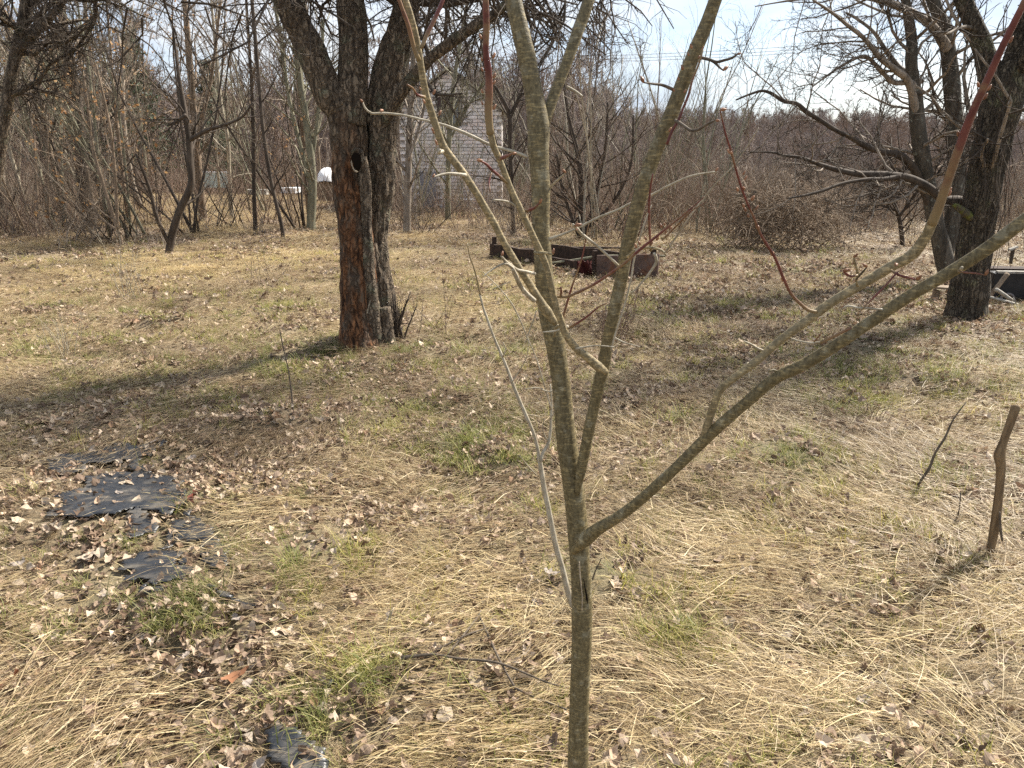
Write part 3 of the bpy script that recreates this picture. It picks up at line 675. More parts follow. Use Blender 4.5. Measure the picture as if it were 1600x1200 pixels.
# left leader
sap_part('branch', [(868, 505, 14), (855, 488, 24), (842, 468, 19), (828, 445, 17), (815, 425, 16), (800, 400, 15), (785, 375, 15), (770, 345, 15), (755, 320, 16), (742, 298, 16), (725, 272, 17), (708, 250, 18), (692, 228, 19), (682, 200, 18), (673, 172, 17), (665, 145, 17), (659, 112, 16), (655, 85, 15), (648, 50, 15), (640, 20, 14), (628, -20, 13), (610, -110, 10), (590, -230, 6)], SY + .02, 1.12, SPl, 12)
# curved inner branch, red above
sap_part('branch', [(948, 582, 12), (934, 572, 21), (918, 558, 18), (900, 544, 16), (884, 522, 16), (876, 500, 15), (868, 475, 14), (862, 450, 14), (855, 420, 14), (845, 395, 15), (834, 372, 15), (824, 350, 15), (812, 325, 15), (800, 300, 15), (790, 275, 15), (780, 248, 15), (771, 228, 16), (766, 205, 16)], 1.2, 1.08, SPl, 12)
sap_part('shoot', [(766, 210, 17), (763, 175, 18), (764, 140, 17), (763, 110, 15), (759, 80, 13), (760, 45, 14), (759, 10, 14), (758, -40, 12), (755, -150, 8)], 1.08, 1.03, RD, 12)
# V branch from the trunk top
sap_part('branch', [(843, 222, 12), (850, 196, 24), (858, 170, 26), (868, 142, 26), (880, 112, 25), (892, 80, 26), (903, 48, 27), (915, 15, 27), (926, -25, 27), (945, -120, 22), (960, -240, 14)], 1.335, 1.42, SB, 14)
tw = [  # name, material, path, Y0, Y1
    ('twig', TP, [(824, 245, 8), (800, 236, 7), (770, 228, 6), (740, 214, 7), (715, 203, 6), (690, 194, 5), (660, 187, 5), (630, 180, 5), (600, 177, 6), (580, 177, 5), (570, 168, 4), (567, 160, 3)], 1.32, 1.3),
    ('twig', TP, [(858, 374, 8), (880, 366, 5), (905, 355, 5), (935, 340, 5), (965, 328, 5), (985, 318, 5), (1015, 306, 5), (1045, 290, 4), (1080, 275, 4), (1120, 268, 3)], 1.3, 1.22),
    ('twig', TP, [(966, 415, 6), (945, 395, 6), (925, 378, 6), (908, 365, 7), (902, 358, 8), (895, 350, 4)], 1.18, 1.12),
    ('twig', RD, [(864, 463, 8), (884, 464, 7), (900, 458, 7), (925, 446, 6), (950, 430, 6), (975, 412, 6), (1000, 390, 6), (1025, 370, 5), (1050, 350, 4), (1075, 330, 3), (1100, 308, 2)], 1.17, 1.02),
    ('twig', RD, [(875, 512, 5), (884, 480, 5), (893, 450, 5), (902, 425, 4), (910, 400, 4), (915, 375, 3), (920, 350, 2)], 1.19, 1.15),
    ('twig', RD, [(880, 516, 7), (900, 506, 6), (918, 494, 5), (935, 480, 4), (948, 474, 3)], 1.19, 1.14),
    ('twig', RD, [(1017, 392, 6), (1015, 360, 5), (1014, 325, 5), (1016, 295, 4), (1020, 272, 3)], 1.14, 1.1),
    ('twig', SPl, [(980, 402, 9), (992, 392, 7), (1005, 388, 7), (1020, 387, 7), (1035, 392, 6), (1040, 398, 5)], 1.18, 1.1),
    ('twig', TP, [(1022, 395, 6), (1026, 408, 7), (1016, 425, 6), (1000, 445, 4), (985, 460, 3)], 1.12, 1.14),
    ('twig', TP, [(1038, 396, 4), (1050, 380, 4), (1070, 350, 4), (1095, 315, 4), (1120, 285, 4), (1145, 260, 3), (1170, 225, 3), (1185, 200, 2)], 1.1, .98),
    ('twig', RD, [(1035, 375, 4), (1060, 350, 4), (1080, 330, 3), (1105, 315, 2)], 1.1, 1.0),
    ('twig', TP, [(856, 298, 7), (866, 286, 6), (876, 277, 5), (884, 270, 3)], 1.34, 1.3),
    ('twig', TP, [(886, 136, 6), (898, 142, 5), (910, 150, 3)], 1.38, 1.36),
    ('twig', TD, [(1052, 140, 7), (1035, 133, 6), (1020, 131, 5), (1006, 129, 3)], 1.17, 1.12),
    ('twig', TD, [(1095, 90, 8), (1108, 93, 7), (1120, 97, 7), (1132, 94, 7), (1143, 91, 6), (1152, 85, 3)], 1.16, 1.1),
    ('twig', TD, [(1108, 93, 6), (1117, 98, 6), (1124, 105, 5), (1130, 110, 3)], 1.15, 1.12),
    ('twig', RD, [(1098, 78, 4), (1092, 100, 4), (1082, 125, 4), (1076, 148, 5), (1068, 168, 4), (1060, 188, 6), (1050, 205, 6), (1042, 226, 6)], 1.15, 1.16),
    ('twig', TD, [(1055, 188, 7), (1068, 196, 6), (1080, 204, 6), (1092, 202, 6), (1105, 194, 6), (1118, 188, 3)], 1.16, 1.08),
    ('twig', TP, [(728, 274, 8), (715, 272, 6), (700, 271, 5), (685, 274, 4), (676, 277, 2)], 1.18, 1.14),
    ('twig', TP, [(692, 236, 8), (686, 238, 9), (688, 234, 5)], 1.17, 1.15),
    ('twig', RD, [(664, 152, 8), (652, 148, 6), (645, 138, 5), (636, 132, 4)], 1.16, 1.12),
    ('shoot', RD, [(655, 95, 10), (648, 78, 9), (643, 60, 9), (638, 40, 9), (630, 18, 9), (620, -10, 8), (600, -60, 5)], 1.13, 1.1),
    ('shoot', RD, [(658, 75, 9), (668, 52, 10), (678, 32, 10), (688, 10, 10), (700, -20, 8)], 1.13, 1.16),
    ('twig', RD, [(780, 248, 8), (790, 245, 7), (800, 240, 4)], 1.09, 1.06),
    ('twig', RD, [(792, 285, 7), (780, 275, 6), (768, 265, 6), (758, 255, 5), (745, 250, 3)], 1.1, 1.06),
    ('twig', RD, [(768, 268, 5), (764, 285, 5), (766, 300, 4)], 1.08, 1.06),
    ('twig', TP, [(815, 330, 6), (800, 318, 5), (788, 314, 6), (770, 312, 4)], 1.12, 1.08),
    ('twig', RD, [(822, 330, 7), (835, 325, 6), (842, 318, 3)], 1.12, 1.1),
    ('twig', SPl, [(836, 395, 8), (850, 395, 7), (864, 397, 4)], 1.14, 1.1),
    ('twig', TP, [(836, 428, 6), (820, 424, 6), (808, 422, 7), (798, 415, 8), (790, 409, 7), (783, 400, 4)], 1.26, 1.2),
    ('twig', TP, [(800, 418, 7), (790, 412, 5), (778, 416, 4), (765, 424, 3), (755, 432, 2)], 1.22, 1.18),
    ('twig', TP, [(835, 470, 10), (822, 458, 9), (812, 445, 9), (806, 430, 9), (800, 418, 8)], 1.27, 1.22),
    ('twig', RD, [(1278, 488, 9), (1262, 484, 9), (1250, 474, 8), (1240, 464, 7), (1232, 452, 7), (1222, 430, 7), (1212, 405, 7), (1200, 385, 7), (1188, 365, 7), (1178, 340, 6), (1168, 318, 6), (1158, 292, 6), (1150, 265, 5), (1142, 235, 5), (1134, 210, 4), (1125, 172, 3)], 1.04, .88),
    ('twig', SPl, [(1340, 447, 7), (1338, 438, 6), (1340, 428, 6), (1336, 412, 7), (1334, 400, 3)], 1.02, .99),
    ('twig', RD, [(1340, 430, 6), (1330, 432, 6), (1322, 428, 7), (1318, 422, 4)], 1.0, .99),
    ('twig', TD, [(1338, 436, 5), (1348, 425, 5), (1355, 417, 3)], 1.01, .99),
    ('twig', RD, [(1392, 422, 6), (1405, 430, 6), (1420, 434, 6), (1432, 437, 3)], 1.0, .96),
    ('twig', TP, [(1382, 484, 6), (1360, 482, 5), (1340, 481, 5), (1325, 478, 6), (1315, 483, 4)], .98, 1.0),
    ('twig', RD, [(1345, 485, 4), (1360, 470, 4), (1380, 450, 5), (1398, 430, 5), (1404, 424, 3)], .98, .99),
    ('twig', TP, [(1232, 528, 5), (1250, 533, 4), (1268, 536, 5), (1285, 534, 5)], 1.06, 1.0),
    ('twig', RD, [(1282, 535, 6), (1300, 527, 7), (1318, 518, 7), (1330, 512, 5)], 1.0, .98),
    ('twig', RD, [(1272, 534, 4), (1280, 525, 3), (1284, 520, 2)], 1.0, .98),
    ('twig', TP, [(1198, 550, 6), (1185, 545, 5), (1172, 537, 4), (1162, 533, 2)], 1.08, 1.06),
    ('twig', SB, [(1216, 596, 9), (1217, 584, 7), (1208, 578, 5), (1200, 582, 3)], 1.06, 1.05),
    ('twig', TP, [(1168, 566, 5), (1169, 580, 4), (1170, 592, 3)], 1.09, 1.08),
    ('twig', RD, [(1496, 424, 5), (1510, 426, 5), (1525, 427, 4), (1540, 430, 2)], .92, .9),
    ('twig', TP, [(1500, 422, 8), (1503, 418, 7)], .92, .91),
    ('twig', TD, [(926, 905, 5), (930, 893, 4), (936, 880, 3), (940, 872, 2)], 1.26, 1.24),
    ('twig', TP, [(960, 528, 6), (975, 535, 4), (985, 538, 3), (1000, 542, 2)], 1.16, 1.12),
    ('twig', TP, [(955, 548, 4), (962, 520, 4), (975, 480, 4), (985, 440, 4), (992, 400, 4), (1005, 355, 3), (1018, 320, 2)], 1.15, 1.12),
    ('twig', TP, [(888, 510, 8), (872, 516, 5), (862, 518, 5), (848, 519, 3)], 1.18, 1.2),
    ('twig', SPl, [(866, 525, 5), (868, 514, 7), (872, 508, 6)], 1.22, 1.2),
    ('twig', RD, [(876, 463, 6), (877, 455, 5), (876, 448, 3)], 1.16, 1.15),
    ('twig', TP, [(900, 545, 5), (930, 540, 3), (960, 542, 2)], 1.16, 1.14),
]
for nm, mt, L, y0_, y1_ in tw: sap_part(nm, L, y0_, y1_, mt, 6, .35, .005, 0)
# buds along shoots and twigs
bud = MB()
def add_bud(m_, p, d, s):
    d = d.normalized(); m_.tubes([([p, p + d * s * .4, p + d * s * .8, p + d * s], [s * .15, s * .28, s * .16, s * .02])], 5)
bl = [(902, 358, 1.12), (898, 352, 1.12), (1118, 268, 1.22), (985, 318, 1.25), (800, 240, 1.06), (745, 250, 1.06), (784, 400, 1.2), (1334, 402, .99), (1318, 422, .99), (1355, 417, .99), (1315, 483, 1.0), (1006, 129, 1.12), (1152, 85, 1.1), (1130, 110, 1.12), (1118, 188, 1.08), (567, 160, 1.3), (598, 172, 1.3), (843, 318, 1.1), (864, 397, 1.1), (676, 277, 1.14), (884, 270, 1.3), (1125, 172, .88), (1432, 437, .96), (1540, 430, .9), (1206, 398, .98), (1186, 358, .95), (1160, 296, .93), (1144, 240, .9), (1228, 440, 1.0), (1400, 412, .99)]
for a_, b__, Yv in bl:
    p = at(a_, b__, Yv); add_bud(bud, p, Vector((rnd.uniform(-1, 1), rnd.uniform(-.6, .6), rnd.uniform(-.1, 1))), rnd.uniform(.006, .011))
for L, y0_, y1_ in (([(1468, 320), (1492, 250), (1524, 165), (1563, 80), (1600, 5)], .97, .88), ([(763, 175), (763, 110), (760, 45)], 1.07, 1.04), ([(1000, 390), (1025, 370), (1050, 350)], 1.08, 1.05), ([(1195, 375), (1168, 318), (1150, 265)], .95, .9), ([(1020, 250), (1065, 135), (1090, 75)], 1.17, 1.15), ([(692, 228), (660, 120)], 1.15, 1.13)):
    for k_ in range(9):
        f = rnd.random() * (len(L) - 1); i = int(f); f -= i; a_ = L[i][0] * (1 - f) + L[i + 1][0] * f; b__ = L[i][1] * (1 - f) + L[i + 1][1] * f
        sgn = rnd.choice((-1, 1)); p = at(a_ + sgn * 8, b__, y0_ + (y1_ - y0_) * (i + f) / len(L)); add_bud(bud, p, Vector((sgn * .5, rnd.uniform(-.3, .3), 1)), rnd.uniform(.005, .008))
o = bud.ob('buds', bark('bud_brown', (.14, .06, .03), (.34, .17, .09), 90, 1, 0, rough=.5), sap, base); o['kind'] = 'stuff'
# bark wound low on the trunk
wd_ = MB(); P, Rr = pxpath([(912, 905, 2), (914, 917, 3), (916, 928, 5), (917, 936, 5), (918, 943, 2)], SY - .0175, SY - .0165); limb(wd_, P, Rr, .003, 7, .0015, (400, 400, 300), 5)
wd_.ob('bark_wound', M['hollow'], sap, base)
wd_ = MB(); P, Rr = pxpath([(905, 878, 2), (906, 895, 3), (908, 915, 3), (910, 935, 3), (909, 955, 2)], SY - .0215, SY - .0215); limb(wd_, P, Rr, .003, 6, .0008, (400, 400, 300), 6)
wd_.ob('bark_lip', M['cut'], sap, base)

# ================================================================== thin sapling behind the young tree
b0 = G(906, 975)
SY2 = b0.y
ts = thing('thin_sapling', b0, 'thin pale leaning sapling stem just left of the young tree trunk', 'sapling')
def part_px(parent, org, name, L, Y0, Y1, mat, sides=7, knots=.2, step=.01):
    m_ = MB(); P, Rr = pxpath(L, Y0, Y1); limb(m_, P, Rr, step, sides, 0, (9, 9, 9), rnd.randrange(99), knots=knots); return m_.ob(name, mat, parent, org)
part_px(ts, b0, 'stem', [(908, 985, 15), (898, 955, 14), (888, 925, 14), (878, 885, 13), (868, 850, 13), (858, 800, 13), (849, 755, 12), (844, 722, 12), (840, 700, 9), (833, 675, 8), (820, 645, 8), (806, 612, 8), (794, 580, 7), (784, 555, 7), (773, 530, 6), (762, 500, 6), (755, 480, 5), (750, 460, 5)], SY2, SY2 + .1, TP)
part_px(ts, b0, 'shoot', [(751, 463, 5), (746, 440, 4), (741, 420, 4), (734, 400, 3), (730, 380, 2)], SY2 + .1, SY2 + .1, RD)
part_px(ts, b0, 'branch', [(845, 722, 9), (848, 708, 8), (856, 695, 8), (860, 675, 7), (861, 655, 6), (862, 630, 4), (860, 600, 3)], SY2 + .02, SY2 + .1, TP)
for L in ([(862, 640, 4), (850, 600, 3), (838, 560, 3), (825, 530, 3), (815, 505, 3), (800, 475, 3), (780, 450, 2), (755, 425, 2)], [(820, 608, 2), (840, 606, 3), (860, 612, 4), (885, 600, 3), (880, 620, 3)], [(822, 536, 3), (828, 515, 3), (834, 500, 3), (838, 485, 2)], [(838, 742, 4), (825, 728, 3), (812, 712, 2)],
          [(786, 558, 4), (790, 545, 3), (786, 535, 2)], [(856, 690, 4), (848, 672, 3), (850, 655, 2)], [(770, 452, 3), (785, 445, 2), (798, 440, 2)], [(860, 655, 3), (868, 640, 3), (874, 625, 2)], [(800, 598, 3), (822, 560, 2), (826, 530, 2)]):
    part_px(ts, b0, 'twig', L, SY2 + .05, SY2 + .02, TP, 5)

WS = 1.
# ================================================================== OLD FORKED TREE
OY = G(573, 541).y
ob = Vector((G(573, 541).x, OY, G(573, 541).z))
old = thing('old_fruit_tree', ob, 'old thick fruit tree with two twisted furrowed trunks, red-brown wood and a hollow', 'tree')
def old_limb(name, L, Y0, Y1, mat, sides=56, amp=.036, ridge=.05, step=.018, ns=(26, 26, 3.5), seed=1, parent=None, org=None, knots=.12):
    m_ = MB(); P, Rr = pxpath(L, Y0, Y1); PP, rr = limb(m_, P, Rr, step, sides, amp, ns, seed, knots, ridge); o = m_.ob(name, mat, parent or old, org if org is not None else ob)
    return o, PP, rr
A = old_limb('trunk', [(566, 575, 92), (566, 545, 84), (566, 520, 74), (563, 490, 66), (561, 450, 64), (559, 400, 60), (556, 350, 58), (550, 310, 60), (546, 270, 60), (547, 240, 62), (545, 205, 62), (541, 172, 62), (538, 158, 50)], OY, OY + .05, M['old_red'], seed=4)
Bt = old_limb('trunk', [(600, 565, 54), (598, 530, 52), (594, 490, 50), (590, 440, 46), (584, 390, 42), (586, 340, 42), (592, 290, 46), (592, 240, 50), (594, 200, 54), (596, 165, 56), (602, 130, 58), (614, 85, 52), (627, 40, 48), (640, -10, 45), (655, -100, 38), (660, -200, 22)], OY + .12, OY + .22, M['old'], seed=9)
Cl = old_limb('limb', [(548, 190, 30), (530, 165, 54), (514, 145, 50), (500, 112, 46), (486, 78, 44), (470, 45, 42), (455, 15, 42), (440, -20, 42), (410, -90, 36), (385, -150, 22)], OY + .02, OY - .1, M['old'], 30, .014, .03, seed=12)
Dl = old_limb('limb', [(546, 195, 50), (549, 150, 50), (551, 110, 46), (552, 70, 44), (550, 30, 44), (548, -10, 42), (552, -80, 38), (566, -160, 24)], OY + .02, OY + .15, M['old'], 30, .016, .03, seed=15)
El = old_limb('limb', [(598, 200, 14), (608, 172, 24), (628, 142, 22), (648, 118, 20), (672, 92, 18), (700, 70, 18), (735, 45, 17), (775, 20, 15), (815, -15, 13), (870, -60, 9), (950, -100, 5)], OY + .1, OY - .5, M['old'], 14, .006, .01, seed=17)
# wood seam between the trunks and root flare
old_limb('root', [(530, 552, 8), (542, 540, 20), (550, 515, 26), (552, 470, 24), (551, 430, 18)], OY - .10, OY - .10, M['old_red'], 16, .015, .02, seed=21)
old_limb('root', [(632, 556, 6), (612, 545, 20), (602, 515, 24), (598, 480, 22)], OY + .0, OY + .0, M['old'], 14, .012, .02, seed=23)
old_limb('seam', [(590, 560, 24), (586, 520, 26), (582, 470, 22), (576, 420, 20), (574, 370, 18), (572, 320, 18), (570, 280, 20), (566, 245, 16)], OY - .06, OY - .08, M['old'], 16, .02, .02, seed=25)
hc = at(558, 252, OY - .165)
m_ = MB()
for k_ in range(7):
    t_ = k_ / 6
rings_ = []
for k_ in range(6):
    f = [1.0, .92, .7, .45, .2, .02][k_]; rings_.append([Vector((math.cos(a) * .036 * f * (1 + .16 * math.sin(3 * a) + .1 * math.sin(5 * a + 1)), -.006 - [0, .004, .007, .008, .008, .008][k_] + .02 * 0, math.sin(a) * .066 * f * (1 + .12 * math.cos(2 * a + 1)))) for a in [i * 2 * math.pi / 16 for i in range(16)]])
V_ = [tuple(hc + v) for rg in rings_ for v in rg]; m_.add(V_, [[(k * 16 + i, k * 16 + (i + 1) % 16, (k + 1) * 16 + (i + 1) % 16, (k + 1) * 16 + i) for k in range(5) for i in range(16)]])
m_.ob('hollow', M['hollow'], old, ob)
m_ = MB(); P = [hc + Vector((math.cos(a) * .040, -.008, math.sin(a) * .074)) for a in [R(-185) + R(100) * i / 9 for i in range(10)]]
limb(m_, P, [.003] + [.0065] * 8 + [.002], .006, 8, .003, (90, 90, 90), 2); m_.ob('hollow_lip', M['cut'], old, ob)
m_ = MB(); P = [hc + Vector((math.cos(a) * .046, -.001, math.sin(a) * .080)) for a in [R(-40) + R(190) * i / 9 for i in range(10)]]
limb(m_, P, [.005, .012, .02, .014, .022, .016, .02, .013, .016, .006], .006, 10, .016, (90, 90, 90), 7); m_.ob('hollow_rim', M['old'], old, ob)
# crown: fine spurs, seen hanging into the top of the frame
PO = dict(minr=.0021, n=[6, 5, 4, 3], wob=[.18, .24, .30, .3], trop=[.0, -.02, -.02, 0], tip=.4, k=[9, 11, 9], t0=[.2, .15, .1], ang=[.9, 1.0, 1.0], lr=[.6, .5, .42], rr=[.55, .55, .6])
paths = []
r_ = random.Random(21)
for (o_, PP, rr), L0, k_ in ((Bt, 1.3, 7), (Cl, 1.2, 7), (Dl, 1.2, 6), (El, 1.0, 9)):
    pts = [Vector(tuple(p)) for p in PP]; t0 = .72 if o_ is Bt[0] else (.66 if o_ is not El[0] else .2)
    n = len(pts) - 1
    for q_ in range(k_):
        i = int((t0 + (1 - t0) * r_.random()) * n); ax = (pts[min(i + 1, n)] - pts[max(0, i - 1)]).normalized(); d = ax.cross(rdir(r_)).normalized() + ax * .5
        grow(paths, pts[i], d, L0 * r_.uniform(.6, 1.2), max(.008, rr[i] * .35), 1, PO, r_)
# extra branches reaching right and left, spreading just above the frame
for q_ in range(14):
    s0 = Vector((ob.x + r_.uniform(-.6, 1.0), ob.y + r_.uniform(-.6, .6), r_.uniform(2.7, 3.4)))
    grow(paths, s0, Vector((r_.uniform(.1, 1.6) if q_ < 10 else -r_.uniform(.6, 1.5), r_.uniform(-.8, .8), r_.uniform(-.35, .2))), r_.uniform(1.0, 1.7), .013, 1, PO, r_)
for q_ in range(88):
    right = q_ < 78; s0 = Vector((ob.x + (r_.uniform(.35, 1.9) if right else r_.uniform(-1.9, -.7)), ob.y + r_.uniform(-.3, .9), r_.uniform(2.55, 3.1)))
    grow(paths, s0, Vector((r_.uniform(-.4, .9), r_.uniform(-.6, .6), r_.uniform(-1.0, .1))), r_.uniform(.5, .95), .009, 2, PO, r_)
build_tree([(l - 1, p, r) for l, p, r in paths], old, [M['bgB'], M['bgB'], M['bgB']], ob, ('branch', 'side_branches', 'twigs'), (1, 2), (6, 4, 3))
# dead shoots at the foot
sb = G(618, 538)
sh = thing('shrub_stub', sb, 'small dark bundle of upright dead shoots at the right foot of the old tree', 'shrub')
m_ = MB(); L = []
for k_ in range(26):
    out_ = []; grow(out_, sb + Vector((r_.uniform(-.05, .07), r_.uniform(-.04, .04), 0)), Vector((r_.gauss(.03, .12), r_.gauss(0, .1), 1)), r_.uniform(.15, .48), r_.uniform(.004, .011), 0, dict(n=[5, 3], wob=[.1, .2], trop=[.02, 0], tip=.4, k=[4], t0=[.3], ang=[.6], lr=[.3], rr=[.6]), r_)
    L += [(p, r) for l, p, r in out_]
for n_ in set(len(p) for p, r in L): m_.tubes([q for q in L if len(q[0]) == n_], 5)
m_.ob('stems', M['bgB'], sh, sb)

# ================================================================== RIGHT TREE CLUMP
RY = G(1510, 500).y; rb = Vector((G(1512, 500).x, RY, G(1512, 500).z))
rt = thing('ridged_bark_tree', rb, 'big grey tree with ridged bark and mossy stub, right edge, base beside the junk pile', 'tree')
kw = dict(parent=rt, org=rb)
RA = old_limb('trunk', [(1508, 530, 74), (1510, 500, 66), (1514, 465, 56), (1520, 420, 52), (1527, 370, 50), (1534, 320, 50), (1542, 270, 50), (1552, 220, 52), (1563, 175, 58), (1572, 140, 54), (1588, 95, 38), (1600, 50, 34), (1618, -10, 30), (1640, -120, 22), (1660, -260, 12)], RY, RY - .2, M['right'], 40, .02, .04, seed=31, **kw)
RB = old_limb('limb', [(1562, 185, 30), (1556, 150, 38), (1546, 110, 34), (1534, 70, 32), (1520, 35, 29), (1505, 0, 27), (1485, -60, 24), (1460, -180, 16), (1440, -300, 8)], RY - .15, RY + .1, M['right'], 20, .012, .02, seed=33, **kw)
RC = old_limb('limb', [(1585, 130, 20), (1600, 100, 26), (1625, 50, 24), (1660, -20, 20)], RY - .1, RY - .6, M['right'], 16, .01, .02, seed=34, **kw)
RD_ = old_limb('limb', [(1538, 352, 24), (1526, 345, 20), (1515, 337, 16), (1504, 329, 13), (1494, 322, 11), (1490, 320, 5)], RY - .02, RY - .28, M['moss'], 14, .02, .02, step=.01, seed=35, **kw)
RD_[0].name = 'stub'
RE = old_limb('limb', [(1530, 330, 14), (1500, 315, 17), (1475, 312, 15), (1452, 294, 13), (1425, 280, 12), (1400, 275, 12), (1365, 272, 10), (1335, 271, 9), (1300, 263, 8), (1275, 255, 7), (1250, 246, 6), (1225, 243, 5), (1205, 238, 4), (1160, 237, 2)], RY + .1, RY - .4, M['bgB'], 10, .003, .004, seed=36, **kw)
RF = old_limb('limb', [(1405, 276, 8), (1380, 280, 7), (1350, 281, 6), (1315, 287, 5), (1285, 298, 5), (1258, 305, 4), (1230, 310, 2)], RY - .1, RY - .6, M['bgB'], 8, .002, .003, seed=37, **kw)
RY2 = RY + 1.9; rb2 = Vector((at(1478, 455, RY2).x, RY2, hz(at(1478, 455, RY2).x, RY2)))
rt2 = thing('lichen_tree', rb2, 'slimmer tree with pale lichen flecks standing behind the ridged tree, left of its trunk', 'tree')
kw2 = dict(parent=rt2, org=rb2)
lich = bark('lichen_bark', (.035, .03, .022), (.12, .10, .075), 18, .25, .5, patch=(.26, .26, .21), patch_amt=.12, pscale=14)
SA = old_limb('trunk', [(1485, 480, 30), (1482, 440, 28), (1470, 380, 26), (1458, 330, 25), (1450, 290, 24), (1442, 250, 23), (1434, 200, 22), (1430, 150, 20), (1424, 100, 18), (1424, 60, 17), (1415, 0, 14), (1400, -90, 10), (1380, -200, 5)], RY2, RY2, lich, 20, .01, .02, seed=41, **kw2)
SBl = old_limb('limb', [(1478, 410, 16), (1486, 360, 22), (1494, 300, 26), (1495, 250, 26), (1492, 200, 25), (1488, 140, 25), (1482, 80, 23), (1474, 40, 22), (1458, 0, 20), (1440, -80, 14), (1420, -200, 7)], RY2 + .1, RY2 + .4, lich, 20, .01, .02, seed=42, **kw2)
SCl = old_limb('limb', [(1456, 330, 12), (1430, 268, 13), (1405, 242, 11), (1380, 238, 9), (1352, 228, 9), (1330, 215, 8), (1305, 203, 7), (1285, 190, 7), (1262, 176, 7), (1245, 162, 6), (1225, 158, 6), (1205, 146, 5), (1190, 142, 4), (1170, 148, 3), (1150, 156, 2)], RY2, RY2 - .8, M['bgB'], 10, .003, .004, seed=43, **kw2)
SDl = old_limb('limb', [(1435, 190, 12), (1420, 130, 13), (1400, 110, 10), (1375, 90, 9), (1350, 60, 7), (1325, 40, 6), (1300, 20, 5), (1270, 0, 3)], RY2, RY2 - .8, M['bgA'], 10, .003, .004, seed=44, **kw2)
SEl = old_limb('limb', [(1480, 75, 16), (1455, 40, 14), (1425, 20, 12), (1390, 5, 11), (1350, -5, 9), (1300, -5, 6), (1240, 0, 4), (1180, 10, 2)], RY2 + .2, RY2 - .6, M['bgA'], 10, .003, .004, seed=45, **kw2)
SFl = old_limb('limb', [(1432, 150, 9), (1425, 130, 9), (1395, 128, 7), (1370, 103, 6), (1350, 88, 5), (1320, 100, 4), (1290, 120, 3), (1270, 135, 2)], RY2, RY2 - .5, M['bgA'], 8, .002, .003, seed=46, **kw2)
SGl = old_limb('limb', [(1440, 130, 10), (1420, 115, 9), (1405, 105, 8), (1385, 80, 7), (1365, 50, 6), (1340, 30, 5), (1322, 20, 4)], RY2, RY2 + .5, M['bgA'], 8, .002, .003, seed=47, **kw2)
PR = dict(minr=.0019, n=[6, 5, 4, 3], wob=[.15, .2, .25, .25], trop=[.02, .05, .05, 0], tip=.4, k=[7, 8, 6], t0=[.2, .2, .15], ang=[.8, .85, .85], lr=[.6, .5, .45], rr=[.5, .55, .6])
for root, org, src in ((rt, rb, ((RA, 1.3, 20, .35), (RB, 1.2, 12, .2), (RE, .8, 16, .1), (RF, .5, 8, .1), (RC, .9, 6, .2))), (rt2, rb2, ((SA, 1.1, 16, .35), (SBl, 1.1, 16, .3), (SCl, .9, 18, .1), (SDl, .7, 12, .1), (SEl, .9, 14, .1), (SFl, .6, 10, .1), (SGl, .6, 10, .1)))):
    paths = []
    for (o_, PP, rr), L0, k_, t0 in src:
        pts = [Vector(tuple(p)) for p in PP]; n = len(pts) - 1
        for q_ in range(k_):
            i = int((t0 + (1 - t0) * r_.random()) * n); ax = (pts[min(i + 1, n)] - pts[max(0, i - 1)]).normalized(); d = ax.cross(rdir(r_)).normalized() + ax * .6
            grow(paths, pts[i], d, L0 * r_.uniform(.5, 1.2), min(.02, max(.005, rr[i] * .4)), 1, PR, r_)
    build_tree([(l - 1, p, r) for l, p, r in paths], root, [M['bgA'], M['bgB'], M['bgB']], org, ('branch', 'side_branches', 'twigs'), (1, 2), (5, 4, 3))
# hanging vine stems over the ridged trunk
m_ = MB(); L = []
for k_ in range(46):
    px0 = r_.uniform(1505, 1595); Yv = RY - .28 + r_.uniform(-.15, .15)
    p0 = at(px0, r_.uniform(80, 300), Yv); out_ = []; grow(out_, p0, Vector((r_.gauss(0, .15), r_.gauss(0, .1), -1)), r_.uniform(.5, 1.6), .0035, 0, dict(n=[7], wob=[.12], trop=[-.08], tip=.6, k=[0]), r_)
    L += [(p, r) for l, p, r in out_]
m_.tubes(L, 3); o = m_.ob('vines', M['bgB'], rt, rb); o['kind'] = 'stuff'

# ================================================================== STAKE, STICKS, WEEDS IN THE YARD
sp = G(1546, 868); stk = thing('wooden_stake', sp, 'rough bent wooden stake driven into a straw mound at the right edge', 'stake')
o, PP, rr = old_limb('post', [(1542, 885, 12), (1547, 862, 13), (1555, 820, 15), (1561, 770, 13), (1564, 730, 14), (1562, 712, 16), (1568, 690, 12), (1577, 665, 13), (1586, 640, 14), (1588, 634, 12)], sp.y, sp.y + .03, M['stake'], 12, .002, .003, step=.01, seed=50, parent=stk, org=sp)
m_ = MB(); P, Rr = pxpath([(1562, 800, 3), (1563, 825, 5), (1566, 845, 3)], sp.y - .02, sp.y - .03); limb(m_, P, Rr, .01, 6); m_.ob('hanging_bark', M['twig_dark'], stk, sp)
def stick(name, L, Y0, Y1, mat, label, cat, root=True, group=None, sides=6):
    o0 = G(L[0][0], L[0][1]) if root else at(L[0][0], L[0][1], Y0)
    m_ = MB(); P, Rr = pxpath(L, Y0, Y1); limb(m_, P, Rr, .02, sides, 0, knots=.2, seed=rnd.randrange(50)); o = m_.ob(name, mat, None, o0, loc=o0); tag(o, label, cat, group); return o
y_ = G(1430, 770).y
stick('leaning_stick', [(1428, 774, 4.5), (1438, 752, 4), (1452, 732, 4.5), (1461, 708, 4), (1476, 685, 4), (1487, 660, 3), (1499, 642, 2.4), (1510, 628, 1.6)], y_, y_ + .05, M['twig_dark'], 'thin dark stick leaning right in the grass left of the wooden stake', 'stick')
y_ = G(1488, 825).y
